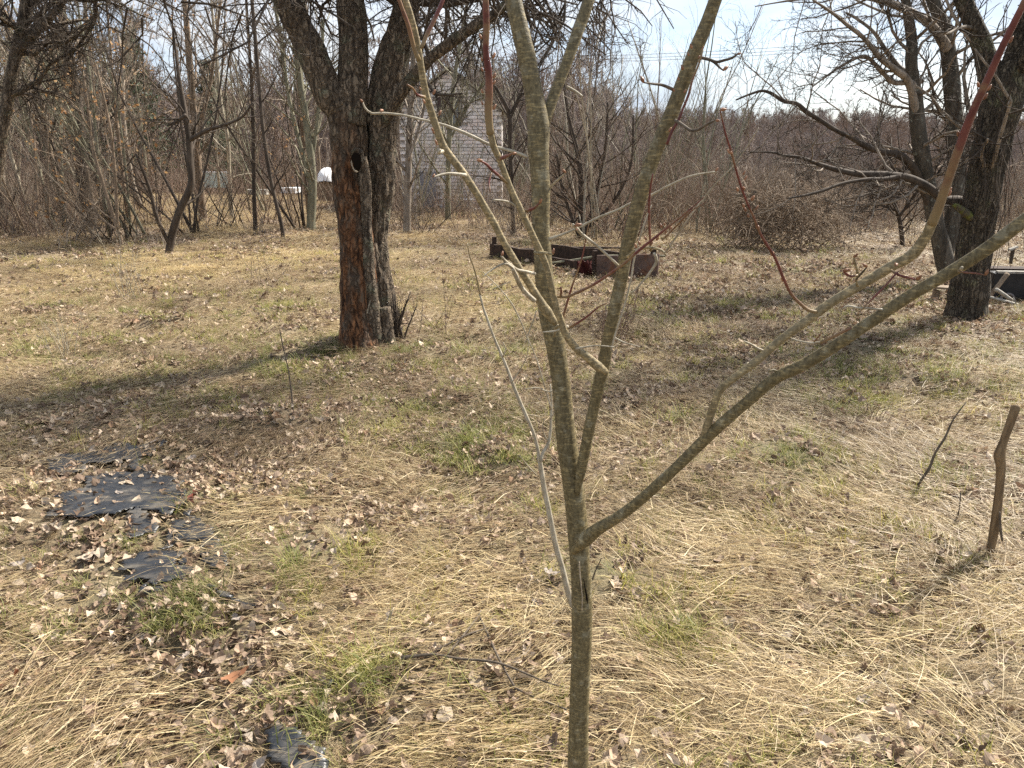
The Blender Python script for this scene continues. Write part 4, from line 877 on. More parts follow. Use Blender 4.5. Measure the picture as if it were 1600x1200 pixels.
stick('short_twig', [(1488, 826, 3), (1494, 812, 3), (1499, 795, 2), (1501, 770, 2)], y_, y_, M['twig_dark'], 'tiny upright twig between the leaning stick and the stake', 'twig')
y_ = G(457, 640).y
stick('weed_stalk', [(458, 645, 3), (455, 610, 3), (450, 575, 2), (443, 545, 2), (437, 515, 1.5)], y_, y_ + .05, M['twig_dark'], 'single dark upright stem in the grass left of the old tree', 'weed stem')
y_ = G(575, 542).y - .12
stick('weed_stalk', [(562, 546, 2.4), (566, 525, 2.2), (572, 495, 2), (580, 465, 2)], y_, y_ + .02, M['twig_pale'], 'thin pale stem leaning against the foot of the old tree', 'weed stem')
# fallen twig in the near grass
tb = G(628, 1042)
ft = thing('fallen_branch', tb + Vector((0, 0, .03)), 'broken forked twigs lying on the straw left of the young tree trunk', 'branch')
def gpath(L, h=.035):
    P = []; Rr = []
    for a_, b__, w_ in L:
        g_ = G(a_, b__); P.append(g_ + Vector((0, 0, h + rnd.uniform(-.004, .008)))); Rr.append(rad(a_, b__, w_, g_.y))
    return P, Rr
for L in ([(628, 1042, 9), (650, 1040, 6), (680, 1040, 4), (720, 1045, 4), (780, 1055, 4), (850, 1082, 3), (880, 1088, 2)], [(700, 1040, 3), (722, 1012, 3), (745, 982, 3), (752, 970, 2)], [(672, 1038, 3), (700, 1020, 3), (735, 1005, 3), (765, 996, 2)], [(748, 972, 3), (762, 1005, 4), (778, 1040, 4), (790, 1065, 4), (805, 1092, 4)], [(805, 1092, 4), (840, 1108, 3), (885, 1128, 3)]):
    m_ = MB(); P, Rr = gpath(L); limb(m_, P, Rr, .01, 6, 0, knots=.2); m_.ob('twig', M['twig_dark'], ft, tb + Vector((0, 0, .03)))
# tall dry weeds
WE = [('clump of tall thin pale weed stalks near the far left of the grass', (205, 470), 14, .75, .18), ('small dead weed rosette with spreading pale stalks in the left of the yard', (108, 560), 16, .38, .14), ('dry weed stalks standing left of the old tree by the yard edge', (400, 450), 10, .7, .25),
      ('reddish dead plant with wiry stalks right of the young tree trunk', (960, 530), 40, .42, .22), ('few bare stalks in the grass just right of the old tree', (670, 520), 9, .55, .25), ('thin wiry stalks before the raised bed\'s left end', (735, 470), 10, .4, .25), ('dark green small plant with twigs in the right grass', (1360, 655), 10, .14, .05)]
for lab, (a_, b__), k_, ht, sp_ in WE:
    g_ = G(a_, b__); th = thing('dry_weed', g_, lab, 'weed'); L = []
    for _ in range(k_):
        out_ = []; grow(out_, g_ + Vector((r_.gauss(0, sp_ * .4), r_.gauss(0, sp_ * .4), -.01)), Vector((r_.gauss(0, .3), r_.gauss(0, .25), 1)), ht * r_.uniform(.5, 1.15), .0035, 0, dict(n=[5, 4], wob=[.08, .2], trop=[.02, .03], tip=.4, k=[4], t0=[.35], ang=[.6], lr=[.35], rr=[.6]), r_)
        L += [(p, r) for l, p, r in out_]
    m_ = MB(); m_.tubes(L, 3); m_.ob('stalks', M['bgR'] if 'reddish' in lab else (M['twig_pale'] if 'pale' in lab else M['bgC']), th, g_)

# ================================================================== RAISED BED FRAME
Kp, Rp, Lp = G(932, 434), G(1028, 433), G(767, 405); Qp = Lp + (Rp - Kp); Qp.z = hz(Qp.x, Qp.y)
bed = thing('raised_bed', Kp, 'open bed frame of dark rotting boards and a rusty panel on the grass', 'raised bed')
wood_d = bark('dark_rotten_board', (.018, .012, .009), (.07, .042, .028), 20, .9, .4); rust = bark('rusty_brown_panel', (.07, .045, .035), (.15, .10, .08), 12, .8, .3, patch=(.16, .07, .035), patch_amt=.4, pscale=5)
def board(name, a, b_, z0, z1, th_, mat, parent, org, tilt=0):
    d = (b_ - a); L = d.length; m_ = MB(); n_ = 8; ang = math.atan2(d.y, d.x); V = []
    for i in range(n_ + 1):
        p = a.lerp(b_, i / n_); s = Vector((-math.sin(ang), math.cos(ang), 0)) * th_ / 2; j = rnd.uniform(-.01, .01)
        for (sg, zz) in ((-1, z0), (1, z0), (1, z1 + j), (-1, z1 + j)): V.append(tuple(p + s * sg + Vector((0, 0, zz)) + s * (2 * tilt * (zz - z0))))
    F = [(4 * i + k, 4 * i + (k + 1) % 4, 4 * i + 4 + (k + 1) % 4, 4 * i + 4 + k) for i in range(n_) for k in range(4)]
    m_.add(V, [F, [(3, 2, 1, 0), (4 * n_, 4 * n_ + 1, 4 * n_ + 2, 4 * n_ + 3)]]); return m_.ob(name, mat, parent, org, smooth=False)
board('panel', Kp, Rp, -.03, .27, .03, rust, bed, Kp)
Mp_ = Kp.lerp(Lp, .48)
board('board', Kp + Vector((-.02, .02, 0)), Mp_, -.03, .17, .035, wood_d, bed, Kp); board('board', Mp_ + Vector((-.03, .02, 0)), Lp, -.03, .22, .035, wood_d, bed, Kp)
board('board', Lp + Vector((.04, .02, 0)), Lp.lerp(Qp, .55), -.02, .12, .03, wood_d, bed, Kp); board('board', Lp.lerp(Qp, .58), Qp, -.02, .16, .03, wood_d, bed, Kp)
board('board', Rp + Vector((0, .03, 0)), Qp, -.02, .25, .03, wood_d, bed, Kp)
for p in (Kp + Vector((-.02, .06, 0)), Rp + Vector((-.06, .05, 0)), Lp + Vector((.05, -.03, 0))):
    m_ = MB(); m_.box(p + Vector((0, 0, .13)), (.05, .05, .38), Matrix.Rotation(.5, 3, 'Z')); m_.ob('corner_post', wood_d, bed, Kp, smooth=False)
m_ = MB(); limb(m_, [at(855, 412, Kp.y + .5), at(900, 406, Kp.y + .4), at(945, 400, Kp.y + .2), at(1040, 400, Kp.y + .1)], [.014, .016, .016, .012], .05, 7, knots=.2)
tag(m_.ob('pole', M['bgG'], None, Kp, loc=Kp), 'thin mossy pole laid across the open bed frame', 'pole')
m_ = MB(); limb(m_, [at(790, 391, Lp.y + .3), at(850, 389, Lp.y + .5), at(910, 387, Lp.y + .7), at(1005, 388, Lp.y + .8)], [.02, .022, .02, .016], .05, 7, knots=.2)
tag(m_.ob('pole', wood_d, None, Lp, loc=Lp), 'dark pole lying along the back of the bed frame', 'pole')
rg = G(912, 433); m_ = MB()
V_ = []
for i in range(9):
    for j in range(6): V_.append((rg.x + (i - 4) * .022, rg.y - .05 + .03 * math.sin(i * 1.3 + j), rg.z + .03 + j * .035 + .012 * math.sin(i * 2.1 + j * 1.7)))
m_.add(V_, [[(i * 6 + j, i * 6 + 6 + j, i * 6 + 7 + j, i * 6 + 1 + j) for i in range(8) for j in range(5)]])
o = m_.ob('rag', plain('dark_red_cloth', (.05, .014, .012), .9, .1, noise=.4, scale=20), None, rg, loc=rg); tag(o, 'dark red rag hanging against the bed frame\'s front board', 'rag'); o.modifiers.new('t', 'SOLIDIFY').thickness = .006

# ================================================================== JUNK AT THE RIGHT EDGE
jb = G(1600, 478); jp = thing('broken_cart', jb, 'dark broken wooden cart body with pale top board at the right edge', 'cart')
JY = jb.y
blk = plain('black_painted_wood', (.02, .018, .018), .6, .3, noise=.5, scale=9); palew = bark('weathered_pale_wood', (.20, .18, .15), (.42, .39, .34), 20, .4, .3)
xx0 = at(1562, 440, JY).x; xx1 = at(1680, 440, JY).x; zt = at(1580, 430, JY).z; zb = at(1580, 470, JY).z
Rz = Matrix.Rotation(-.12, 3, 'Z')
m_ = MB(); m_.box(((xx0 + xx1) / 2, JY + .25, (zt + zb) / 2 + .01), (xx1 - xx0, .5, zt - zb), Rz); m_.ob('body', blk, jp, jb, smooth=False)
m_ = MB(); m_.box(((xx0 + xx1) / 2 + .01, JY + .03, zt + .022), (xx1 - xx0 + .02, .06, .022), Rz); m_.ob('top_board', palew, jp, jb, smooth=False)
m_ = MB(); m_.box(((xx0 + xx1) / 2 + .01, JY + .31, zt + .020), (xx1 - xx0 + .02, .20, .022), Rz); m_.ob('top_board', wood_d, jp, jb, smooth=False)
for k_ in range(3):
    m_ = MB(); xk = xx0 + .09 + k_ * .26; cc_ = Vector((xk, JY - .03 - .03 * k_, zb + .0)); rr_w = .075
    P = [cc_ + Vector((math.cos(a) * rr_w, 0, math.sin(a) * rr_w)) for a in [i * 2 * math.pi / 14 for i in range(15)]]; limb(m_, P, [.014] * 15, .02, 6); m_.ob('wheel', plain('grey_wheel', (.16, .14, .13), .7, noise=.3), jp, jb)
stick_l = [('long dark plank slanting down left from the broken cart', [(1546, 463, 7), (1560, 446, 8), (1574, 428, 8)], JY - .25, JY - .15, M['bgC']), ('pale stick leaning on the cart, upper of two', [(1556, 452, 6), (1568, 460, 6), (1582, 470, 6)], JY - .3, JY - .25, palew),
           ('pale stick lying low in front of the cart', [(1546, 464, 4), (1560, 468, 5), (1575, 472, 5), (1590, 476, 4)], JY - .3, JY - .3, palew), ('upright dark stick with bright top beside the cart', [(1579, 412, 6), (1581, 400, 6), (1583, 388, 6)], JY, JY, M['bgB']), ('thin pale twig standing in front of the cart', [(1593, 490, 2), (1588, 475, 2), (1583, 465, 2)], JY - .35, JY - .3, palew)]
for lab, L, a_, b__, mt in stick_l: stick('loose_stick', L, a_, b__, mt, lab, 'stick', False)
m_ = MB(); m_.box(at(1583, 388, JY), (.08, .04, .018), Matrix.Rotation(-.4, 3, 'Y')); m_.ob('peg', palew, None, at(1583, 388, JY), smooth=False, loc=at(1583, 388, JY)); tag(bpy.data.objects['peg'], 'small pale block on top of the dark upright stick by the cart', 'wood block')
bb = G(1478, 466); bn = thing('low_bench', bb, 'low rough plank bench just left of the ridged tree base', 'bench')
m_ = MB(); a_, b__ = at(1454, 447, bb.y), at(1498, 451, bb.y); m_.box((a_ + b__) / 2, ((b__ - a_).length, .16, .02), Matrix.Rotation(.06, 3, 'Y')); m_.ob('seat', M['bgC'], bn, bb, smooth=False)
for a_ in (1464, 1488):
    p = at(a_, 450, bb.y); m_ = MB(); m_.box((p.x, p.y, (p.z + bb.z) / 2 - .02), (.025, .10, p.z - bb.z), None); m_.ob('leg', M['bgC'], bn, bb, smooth=False)

# ================================================================== BRICK HUT
HY = 22.0; hx0, hx1 = at(628, 300, HY).x, at(784, 300, HY).x; hgz = -.25
hut = thing('brick_hut', ((hx0 + hx1) / 2, HY, hgz), 'small hut of whitish bricks with dark upper window, behind the bare trees', 'hut'); ho = Vector(hut.location)
ezh = at(700, 172, HY).z; apz = at(715, 108, HY).z; cxh = (hx0 + hx1) / 2
mort = plain('grey_mortar', (.40, .36, .33), .9, .1, noise=.3, scale=20)
m_ = MB(); D_ = 3.0
m_.add([(hx0, HY + .02, hgz), (hx1, HY + .02, hgz), (hx1, HY + .02, ezh), (cxh, HY + .02, apz), (hx0, HY + .02, ezh), (hx0, HY + D_, hgz), (hx1, HY + D_, hgz), (hx1, HY + D_, ezh), (cxh, HY + D_, apz), (hx0, HY + D_, ezh)],
       [[(0, 1, 2, 3, 4), (9, 8, 7, 6, 5)], [(1, 6, 7, 2), (5, 0, 4, 9), (0, 5, 6, 1), (2, 7, 8, 3), (3, 8, 9, 4)]])
wall = m_.ob('wall', mort, hut, ho, smooth=False)
BL, BH = .265, .092; brm = [plain('white_brick_' + k_, c, .85, .2, noise=.12, scale=12) for k_, c in (('pale', (.80, .73, .68)), ('pink', (.74, .64, .59)), ('grey', (.66, .61, .57)))]
protos_b = []
for mt in brm:
    for s_ in range(2):
        m_ = MB(); m_.box((0, 0, 0), (BL - .014, .05, BH - .014), taper=1); me = m_.mesh('brick', False); me.materials.append(mt); protos_b.append(me)
win = (at(683, 148, HY), at(720, 196, HY)); dor = (at(655, 268, HY), at(683, 325, HY))
cand = []; rest = MB(); row = 0; z = hgz + BH / 2
def cutb(x, z):
    for a_, b__ in (win, dor):
        if a_.x - .08 < x < b__.x + .08 and b__.z - .02 < z < a_.z + .02: return True
    return False
while z < apz:
    x = hx0 + (BL / 2 if row % 2 else 0) + BL / 2
    while x < hx1 - BL * .4:
        lim = ezh + (apz - ezh) * (1 - abs(x - cxh) / ((hx1 - hx0) / 2)) - .05
        if z < lim and not cutb(x, z): cand.append((x, z))
        x += BL
    z += BH; row += 1
rnd2 = random.Random(4); vis = sorted(cand, key=lambda c: -c[0])     # the wall's open right side shows largest
for i, (x, z) in enumerate(vis):
    yo = HY - .002 - rnd2.uniform(0, .006)
    if i < 298:
        o = bpy.data.objects.new('brick', rnd2.choice(protos_b)); COL.objects.link(o); o.parent = hut; o.location = Vector((x, yo, z)) - ho; o.rotation_euler = (0, rnd2.gauss(0, .006), rnd2.gauss(0, .008))
    else: rest.box((x, yo, z), (BL - .014, .05, BH - .014))
if rest.n: rest.ob('brickwork', brm[0], hut, ho, smooth=False)['kind'] = 'stuff'
# roof with overhang
rfm = plain('old_roof_sheet', (.30, .26, .19), .9, .1, noise=.3, scale=5); m_ = MB()
for sg in (-1, 1):
    ex = cxh + sg * ((hx1 - hx0) / 2 + .18); ez = ezh - .18 * (apz - ezh) / ((hx1 - hx0) / 2)
    a, b_, c, d = (ex, HY - .2, ez + .02), (cxh, HY - .2, apz + .02), (cxh, HY + D_ + .2, apz + .02), (ex, HY + D_ + .2, ez + .02)
    up = lambda q: (q[0], q[1], q[2] + .06)
    m_.add([a, b_, c, d, up(a), up(b_), up(c), up(d)], [[(0, 1, 2, 3), (4, 7, 6, 5), (0, 4, 5, 1), (1, 5, 6, 2), (2, 6, 7, 3), (3, 7, 4, 0)]])
m_.ob('roof', rfm, hut, ho, smooth=False)
def rect_part(name, a, b_, y, th_, mat, parent=hut, org=ho):
    m_ = MB(); m_.box(((a.x + b_.x) / 2, y, (a.z + b_.z) / 2), (abs(b_.x - a.x), th_, abs(a.z - b_.z))); return m_.ob(name, mat, parent, org, smooth=False)
wf = rect_part('window', win[0], win[1], HY - .01, .08, plain('dark_window_frame', (.07, .045, .04), .7, noise=.3))
glass = plain('window_glass', (.10, .12, .14), .08, .5)
wa = at(688, 175, HY); wb = at(702, 193, HY); q_ = rect_part('pane', wa, wb, HY - .055, .01, glass, None, None); q_.parent = wf; q_.data.transform(Matrix.Translation(-ho))
wa = at(705, 155, HY); wb = at(716, 193, HY); q_ = rect_part('pane', wa, wb, HY - .055, .01, glass, None, None); q_.parent = wf; q_.data.transform(Matrix.Translation(-ho))
rect_part('door', dor[0], dor[1], HY - .01, .07, plain('grey_door', (.24, .23, .24), .7, noise=.2))
cb0, cb1 = at(712, 314, HY - 1), at(740, 338, HY - 1); cbm = plain('galvanised_grey', (.36, .38, .42), .5, .4, noise=.15); cab = thing('metal_tank', (cb0.x, HY - 1, cb1.z), 'square grey metal tank standing before the brick hut', 'tank'); co_ = Vector(cab.location)
rect_part('body', cb0, cb1, HY - .7, .6, cbm, cab, co_); m_ = MB(); m_.box(((cb0.x + cb1.x) / 2, HY - .7, cb0.z + .02), (cb1.x - cb0.x + .05, .66, .035)); m_.ob('lid', cbm, cab, co_, smooth=False)
sl0, sl1 = at(741, 326, HY - 1), at(757, 338, HY - 1); o = rect_part('white_slab', sl0, sl1, HY - .9, .1, plain('white_paint', (.75, .74, .70), .7), None, Vector((sl0.x, HY - .9, sl1.z))); o.location = (sl0.x, HY - .9, sl1.z); tag(o, 'short white slab just right of the grey metal tank', 'slab')
# white things deep on the left
wp = plain('white_sheet', (.80, .80, .80), .6, .3, noise=.05)
cA = at(512, 273, 24); m_ = MB()
rg_ = []
for k in range(7):
    f = math.cos(k / 6 * math.pi / 2); hh = math.sin(k / 6 * math.pi / 2)
    for i in range(16):
        a = i * 2 * math.pi / 16; rg_.append((cA.x + math.cos(a) * .33 * f * (1 + .08 * math.sin(5 * a)), 24 + math.sin(a) * .5 * f, cA.z - .18 + .38 * hh + .02 * math.sin(3 * a + k)))
m_.add(rg_, [[(k * 16 + i, k * 16 + (i + 1) % 16, k * 16 + 16 + (i + 1) % 16, k * 16 + 16 + i) for k in range(6) for i in range(16)]]); lo = Vector((cA.x, 24, cA.z - .2))
wt = thing('covered_heap', lo, 'white sheet-covered heap behind the trunks left of the old tree', 'covered heap'); m_.ob('cover', wp, wt, lo)
m_ = MB(); m_.box((cA.x, 24, (cA.z - .2 + hz(cA.x, 24)) / 2), (.55, .6, cA.z - .18 - hz(cA.x, 24))); m_.ob('stack', M['bgC'], wt, lo, smooth=False)
a_, b__ = at(443, 293, 23), at(466, 301, 23); o = rect_part('white_board', a_, b__, 23, .6, wp, None, Vector((a_.x, 23, b__.z))); o.location = (a_.x, 23, b__.z); tag(o, 'flat white board lying on the clearing among the left trees', 'board')
a_, b__ = at(385, 296, 23.5), at(418, 304, 23.5); o = rect_part('pale_plank', a_, b__, 23.5, .3, palew, None, Vector((a_.x, 23.5, b__.z))); o.location = (a_.x, 23.5, b__.z); tag(o, 'weathered pale plank stack left of the flat white board', 'planks')
a_, b__ = at(314, 270, 25), at(362, 293, 25); pg = Vector((a_.x, 25, b__.z)); pn = thing('sheet_metal_screen', pg, 'pale green-white sheet metal panel in the clearing behind the left trees', 'panel')
gpm = plain('pale_green_metal', (.48, .54, .50), .6, .3, noise=.1)
for k in range(6):
    xa = a_.x + (b__.x - a_.x) * k / 6; xb = a_.x + (b__.x - a_.x) * (k + .94) / 6; m_ = MB(); m_.box(((xa + xb) / 2, 25 + .015 * (k % 2), (a_.z + b__.z) / 2), (xb - xa, .03, a_.z - b__.z)); m_.ob('metal_strip', gpm, pn, pg, smooth=False)
m_ = MB(); m_.box(((a_.x + b__.x) / 2, 25, a_.z + .02), (b__.x - a_.x + .04, .06, .03)); m_.ob('rail', wp, pn, pg, smooth=False)

# ================================================================== BACKGROUND TREES
def place_px(px, py_ground=None, Y=None):
    x = at(px, 330, Y).x; return Vector((x, Y, hz(x, Y)))
PT = dict(n=[8, 6, 5, 4], wob=[.06, .12, .16, .2], trop=[.03, .05, .04, .02], tip=.35, k=[16, 7, 5], t0=[.18, .2, .2], ang=[.65, .65, .7], lr=[.36, .45, .45], rr=[.45, .5, .6])
def tree_px(name, label, cat, stems, Y, mats, k=12, L0=1.2, P=PT, group=None, leaves=0, t0=.15):
    """hand-placed background tree: stems are photo-pixel paths; side growth is generated"""
    p0, _ = pxpath(stems[0][:1], Y); g_ = Vector((p0[0].x, Y, hz(p0[0].x, Y))); th = thing(name, g_, label, cat, group); paths = []; m_ = MB()
    for si, st in enumerate(stems):
        Pp, Rr = pxpath(st, Y, Y + rnd.uniform(-.3, .3)); 
        if si == 0: Pp = [Vector((Pp[0].x, Y, g_.z - .05))] + Pp if Pp[0].z > g_.z + .05 else Pp; Rr = ([Rr[0] * 1.15] + Rr) if len(Pp) > len(Rr) else Rr
        PP, rr = limb(m_, Pp, Rr, .08, 9, 0, knots=.12, seed=rnd.randrange(99)); pts = [Vector(tuple(p)) for p in PP]; n = len(pts) - 1
        for _ in range(k):
            i = int((t0 + (1 - t0) * r_.random()) * n); ax = (pts[min(i + 1, n)] - pts[max(0, i - 1)]).normalized(); d = ax.cross(rdir(r_)).normalized() * .8 + ax * .7
            grow(paths, pts[i], d, L0 * r_.uniform(.5, 1.2), min(.03, max(.004, rr[i] * .45)), 1, P, r_)
    m_.ob('trunk', mats[0], th, g_)
    b_ = MB(); b_.tubes([(p, r) for l, p, r in paths if l == 1], 4); b_.ob('branches', mats[0], th, g_)
    b_ = MB(); b_.tubes([(p, r) for l, p, r in paths if l > 1], 3); b_.ob('twigs', mats[-1], th, g_)['kind'] = 'stuff'
    if leaves:
        tips = [p[-1] for l, p, r in paths]; leaf_mesh('l', r_, leaves, tips, .07, None).ob('dry_leaves', M['dryleaf'], th, g_)['kind'] = 'stuff'
    return th
A_, B_, C_, G_, R_ = M['bgA'], M['bgB'], M['bgC'], M['bgG'], M['bgR']
TR = [
 ('dark_crooked_tree', 'small dark crooked tree at the back edge of the grass, forking like a Y', 'tree', [[(263, 402, 12), (268, 370, 12), (280, 330, 12), (298, 290, 11), (297, 250, 10), (295, 215, 10), (288, 170, 8), (278, 110, 5), (270, 40, 3)], [(298, 218, 7), (325, 203, 6), (352, 195, 5), (378, 183, 4), (395, 160, 3)], [(290, 180, 6), (276, 190, 5), (262, 196, 3)], [(266, 385, 6), (245, 340, 6), (232, 290, 5), (212, 240, 3)]], 11.9, [B_, B_], 9, .8, None, 0),
 ('brown_trunk_tree', 'straight brown-trunked tree right behind the dark crooked tree', 'tree', [[(316, 328, 13), (311, 280, 12), (306, 220, 11), (298, 120, 10), (290, 20, 9), (280, -80, 6)], [(306, 230, 5), (330, 120, 5), (345, 0, 4)]], 17, [C_, A_], 14, 1.5, None, 0),
 ('thick_dark_tree', 'stout dark brown trunk among the left thicket', 'tree', [[(140, 335, 22), (130, 280, 20), (126, 220, 17), (118, 140, 15), (100, 40, 12), (90, -60, 8)]], 16, [B_, C_], 16, 1.6, None, 500),
 ('leaning_stem_tree', 'thin stems fanning up from one foot left of the crooked tree', 'tree', [[(188, 372, 6), (165, 300, 6), (145, 230, 5), (135, 150, 4), (120, 60, 3)], [(184, 360, 5), (180, 280, 5), (172, 200, 4), (150, 100, 3)], [(190, 365, 4), (150, 330, 4), (135, 260, 4)]], 13, [C_, C_], 8, 1.0, None, 200),
 ('slim_dark_tree', 'very slim tall dark tree between crooked tree and old tree', 'tree', [[(440, 352, 6), (425, 290, 6), (412, 210, 6), (404, 120, 6), (397, 40, 6), (390, -40, 5)]], 14, [B_, B_], 9, .8, None, 0),
 ('pale_stem_tree', 'slim pale grey tree rising over the clearing', 'tree', [[(362, 335, 7), (358, 270, 6), (356, 220, 6), (345, 160, 5), (338, 90, 5), (330, 0, 4)], [(357, 220, 4), (375, 190, 3), (385, 150, 3)]], 18, [M['twig_pale'], A_], 10, 1.2, None, 0),
 ('mossy_pole_tree', 'upright mossy grey tree close left of the old tree, behind it', 'tree', [[(486, 345, 14), (488, 280, 13), (480, 200, 11), (468, 120, 9), (456, 30, 8), (450, -60, 6)], [(486, 260, 7), (500, 150, 6), (505, 30, 5)], [(484, 280, 7), (455, 170, 6), (438, 60, 6), (425, -20, 5)], [(486, 240, 6), (470, 100, 5), (475, 0, 4)]], 15.5, [G_, A_], 14, 1.4, None, 0),
 ('grey_stem_tree', 'grey upright tree seen between the old tree and the brick hut', 'tree', [[(636, 345, 12), (638, 270, 11), (640, 200, 10), (645, 100, 8), (650, 0, 6)], [(638, 250, 5), (660, 180, 4), (672, 100, 3)]], 15, [A_, B_], 12, 1.2, None, 0),
 ('hut_front_tree', 'thin greenish tree standing in front of the hut window', 'tree', [[(700, 335, 9), (700, 270, 8), (703, 200, 8), (708, 140, 7), (720, 60, 6), (735, -20, 5)], [(702, 220, 4), (735, 160, 4), (765, 120, 3)]], 18, [G_, G_], 18, 1.3, None, 0),
 ('forked_dark_tree', 'dark tree forking into a V just left of the young tree trunk', 'tree', [[(803, 380, 7), (800, 300, 7), (797, 230, 7), (796, 180, 7), (780, 145, 5), (762, 115, 4), (750, 60, 3)], [(796, 182, 6), (812, 150, 5), (825, 110, 4), (838, 50, 3)], [(800, 280, 4), (780, 235, 3), (770, 200, 2)]], 14.5, [B_, B_], 12, 1.0, None, 0),
 ('bare_hedge_tree', 'dense brown bushy tree right of the young tree trunk', 'tree', [[(905, 385, 9), (908, 320, 8), (905, 250, 8), (890, 190, 6), (880, 120, 4)], [(910, 380, 7), (930, 310, 6), (945, 240, 5), (950, 160, 4)], [(905, 370, 6), (880, 300, 5), (870, 240, 4)], [(912, 360, 6), (955, 320, 5), (985, 260, 4), (990, 180, 3)]], 14, [B_, C_], 16, 1.1, None, 0),
 ('small_meadow_tree', 'small dark round-headed tree at the meadow edge left of the lichen tree', 'tree', [[(1412, 402, 7), (1408, 360, 7), (1402, 330, 6), (1385, 300, 5), (1360, 285, 3)], [(1404, 340, 5), (1425, 310, 4), (1440, 290, 3)], [(1403, 330, 4), (1370, 320, 3), (1345, 325, 2)]], 12.5, [B_, B_], 14, .8, None, 0),
 ('left_edge_tree', 'thick dark tree leaning in from the left edge', 'tree', [[(-60, 520, 32), (-35, 400, 26), (-10, 280, 22), (5, 200, 18), (20, 110, 18), (42, 10, 19), (60, -90, 20), (80, -220, 10)], [(28, 80, 14), (75, 30, 12), (120, -20, 10), (190, -60, 7)], [(60, -60, 12), (130, -40, 10), (150, 20, 7), (130, 60, 4), (105, 95, 3)]], 8.0, [M['old'], B_], 18, 1.0, None, 0)]
for nm, lab, cat, st, Yv, mt, k_, L0, gr, lv in TR:
    PP_ = dict(PT)
    if nm == 'left_edge_tree': PP_ = PO
    tree_px(nm, lab, cat, st, Yv, mt, k_, L0, PP_, gr, lv, .5 if nm == 'left_edge_tree' else .15)

# prototypes copied around
def proto_tree(kind, seed):
    r = random.Random(seed); paths = []
    if kind == 'pole':
        P = dict(n=[8, 6, 4, 3], wob=[.04, .1, .15, .2], trop=[.03, .08, .05, .02], tip=.3, k=[22, 7, 4], t0=[.15, .15, .2], ang=[.55, .6, .7], lr=[.26, .42, .45], rr=[.42, .5, .6])
        grow(paths, Vector((0, 0, -.1)), Vector((r.gauss(0, .08), r.gauss(0, .08), 1)), r.uniform(6.5, 8), r.uniform(.04, .07), 0, P, r)
    elif kind == 'multi':
        P = dict(n=[7, 5, 4, 3], wob=[.07, .14, .18, .2], trop=[.04, .06, .03, .02], tip=.3, k=[8, 5, 3], t0=[.2, .15, .2], ang=[.5, .6, .7], lr=[.4, .42, .45], rr=[.5, .5, .6])
        for _ in range(r.randint(4, 6)): grow(paths, Vector((r.gauss(0, .12), r.gauss(0, .12), -.1)), Vector((r.gauss(0, .28), r.gauss(0, .28), 1)), r.uniform(3.5, 6), r.uniform(.018, .035), 0, P, r)
    elif kind == 'shrub':
        P = dict(n=[6, 4, 3, 2], wob=[.1, .16, .2, .2], trop=[.02, .05, .02, .02], tip=.3, k=[6, 5, 2], t0=[.15, .15, .2], ang=[.6, .7, .7], lr=[.45, .45, .5], rr=[.55, .6, .6])
        for _ in range(r.randint(12, 16)): grow(paths, Vector((r.gauss(0, .2), r.gauss(0, .2), -.05)), Vector((r.gauss(0, .45), r.gauss(0, .45), 1)), r.uniform(1.2, 2.6), r.uniform(.007, .014), 0, P, r)
    elif kind == 'spread':
        P = dict(n=[6, 6, 5, 3], wob=[.1, .16, .2, .2], trop=[.02, .01, .03, .02], tip=.4, k=[9, 9, 6], t0=[.3, .2, .15], ang=[.9, .8, .8], lr=[.6, .5, .4], rr=[.6, .5, .55])
        grow(paths, Vector((0, 0, -.1)), Vector((r.gauss(0, .15), r.gauss(0, .15), 1)), r.uniform(3.2, 4.2), r.uniform(.07, .11), 0, P, r)
    return paths
KIT = {}
for kind, nv, mts in (('pole', 4, [(M['twig_pale'], A_), (C_, A_), (B_, C_), (G_, A_)]), ('multi', 4, [(M['twig_pale'], A_), (C_, C_), (G_, G_), (B_, C_)]), ('shrub', 4, [(C_, R_), (A_, C_), (B_, B_), (R_, R_)]), ('spread', 3, [(B_, B_), (A_, C_), (B_, C_)])):
    for v in range(nv):
        ps_ = proto_tree(kind, 100 + v * 7 + len(kind)); a = MB(); a.tubes([(p, r) for l, p, r in ps_ if l == 0], 6); c = MB(); c.tubes([(p, r) for l, p, r in ps_ if l > 0], 3)
        ma = a.mesh('trunk'); ma.materials.append(mts[v][0]); mc = c.mesh('crown'); mc.materials.append(mts[v][1]); lf = None
        if kind == 'multi' and v in (1, 3):
            tips = [p[-1] for l, p, r in ps_ if l > 0]; lf = leaf_mesh('l', r_, 260, tips, .06, None).mesh('dry_leaves', False); lf.materials.append(M['dryleaf'])
        KIT.setdefault(kind, []).append((ma, mc, lf))
TONES = {'pole': ['pale-trunked', 'brown', 'dark', 'greenish'], 'multi': ['pale-stemmed', 'brown', 'greenish', 'dark'], 'shrub': ['reddish', 'greyish', 'dark', 'russet'], 'spread': ['black-brown', 'grey', 'dark-trunked']}
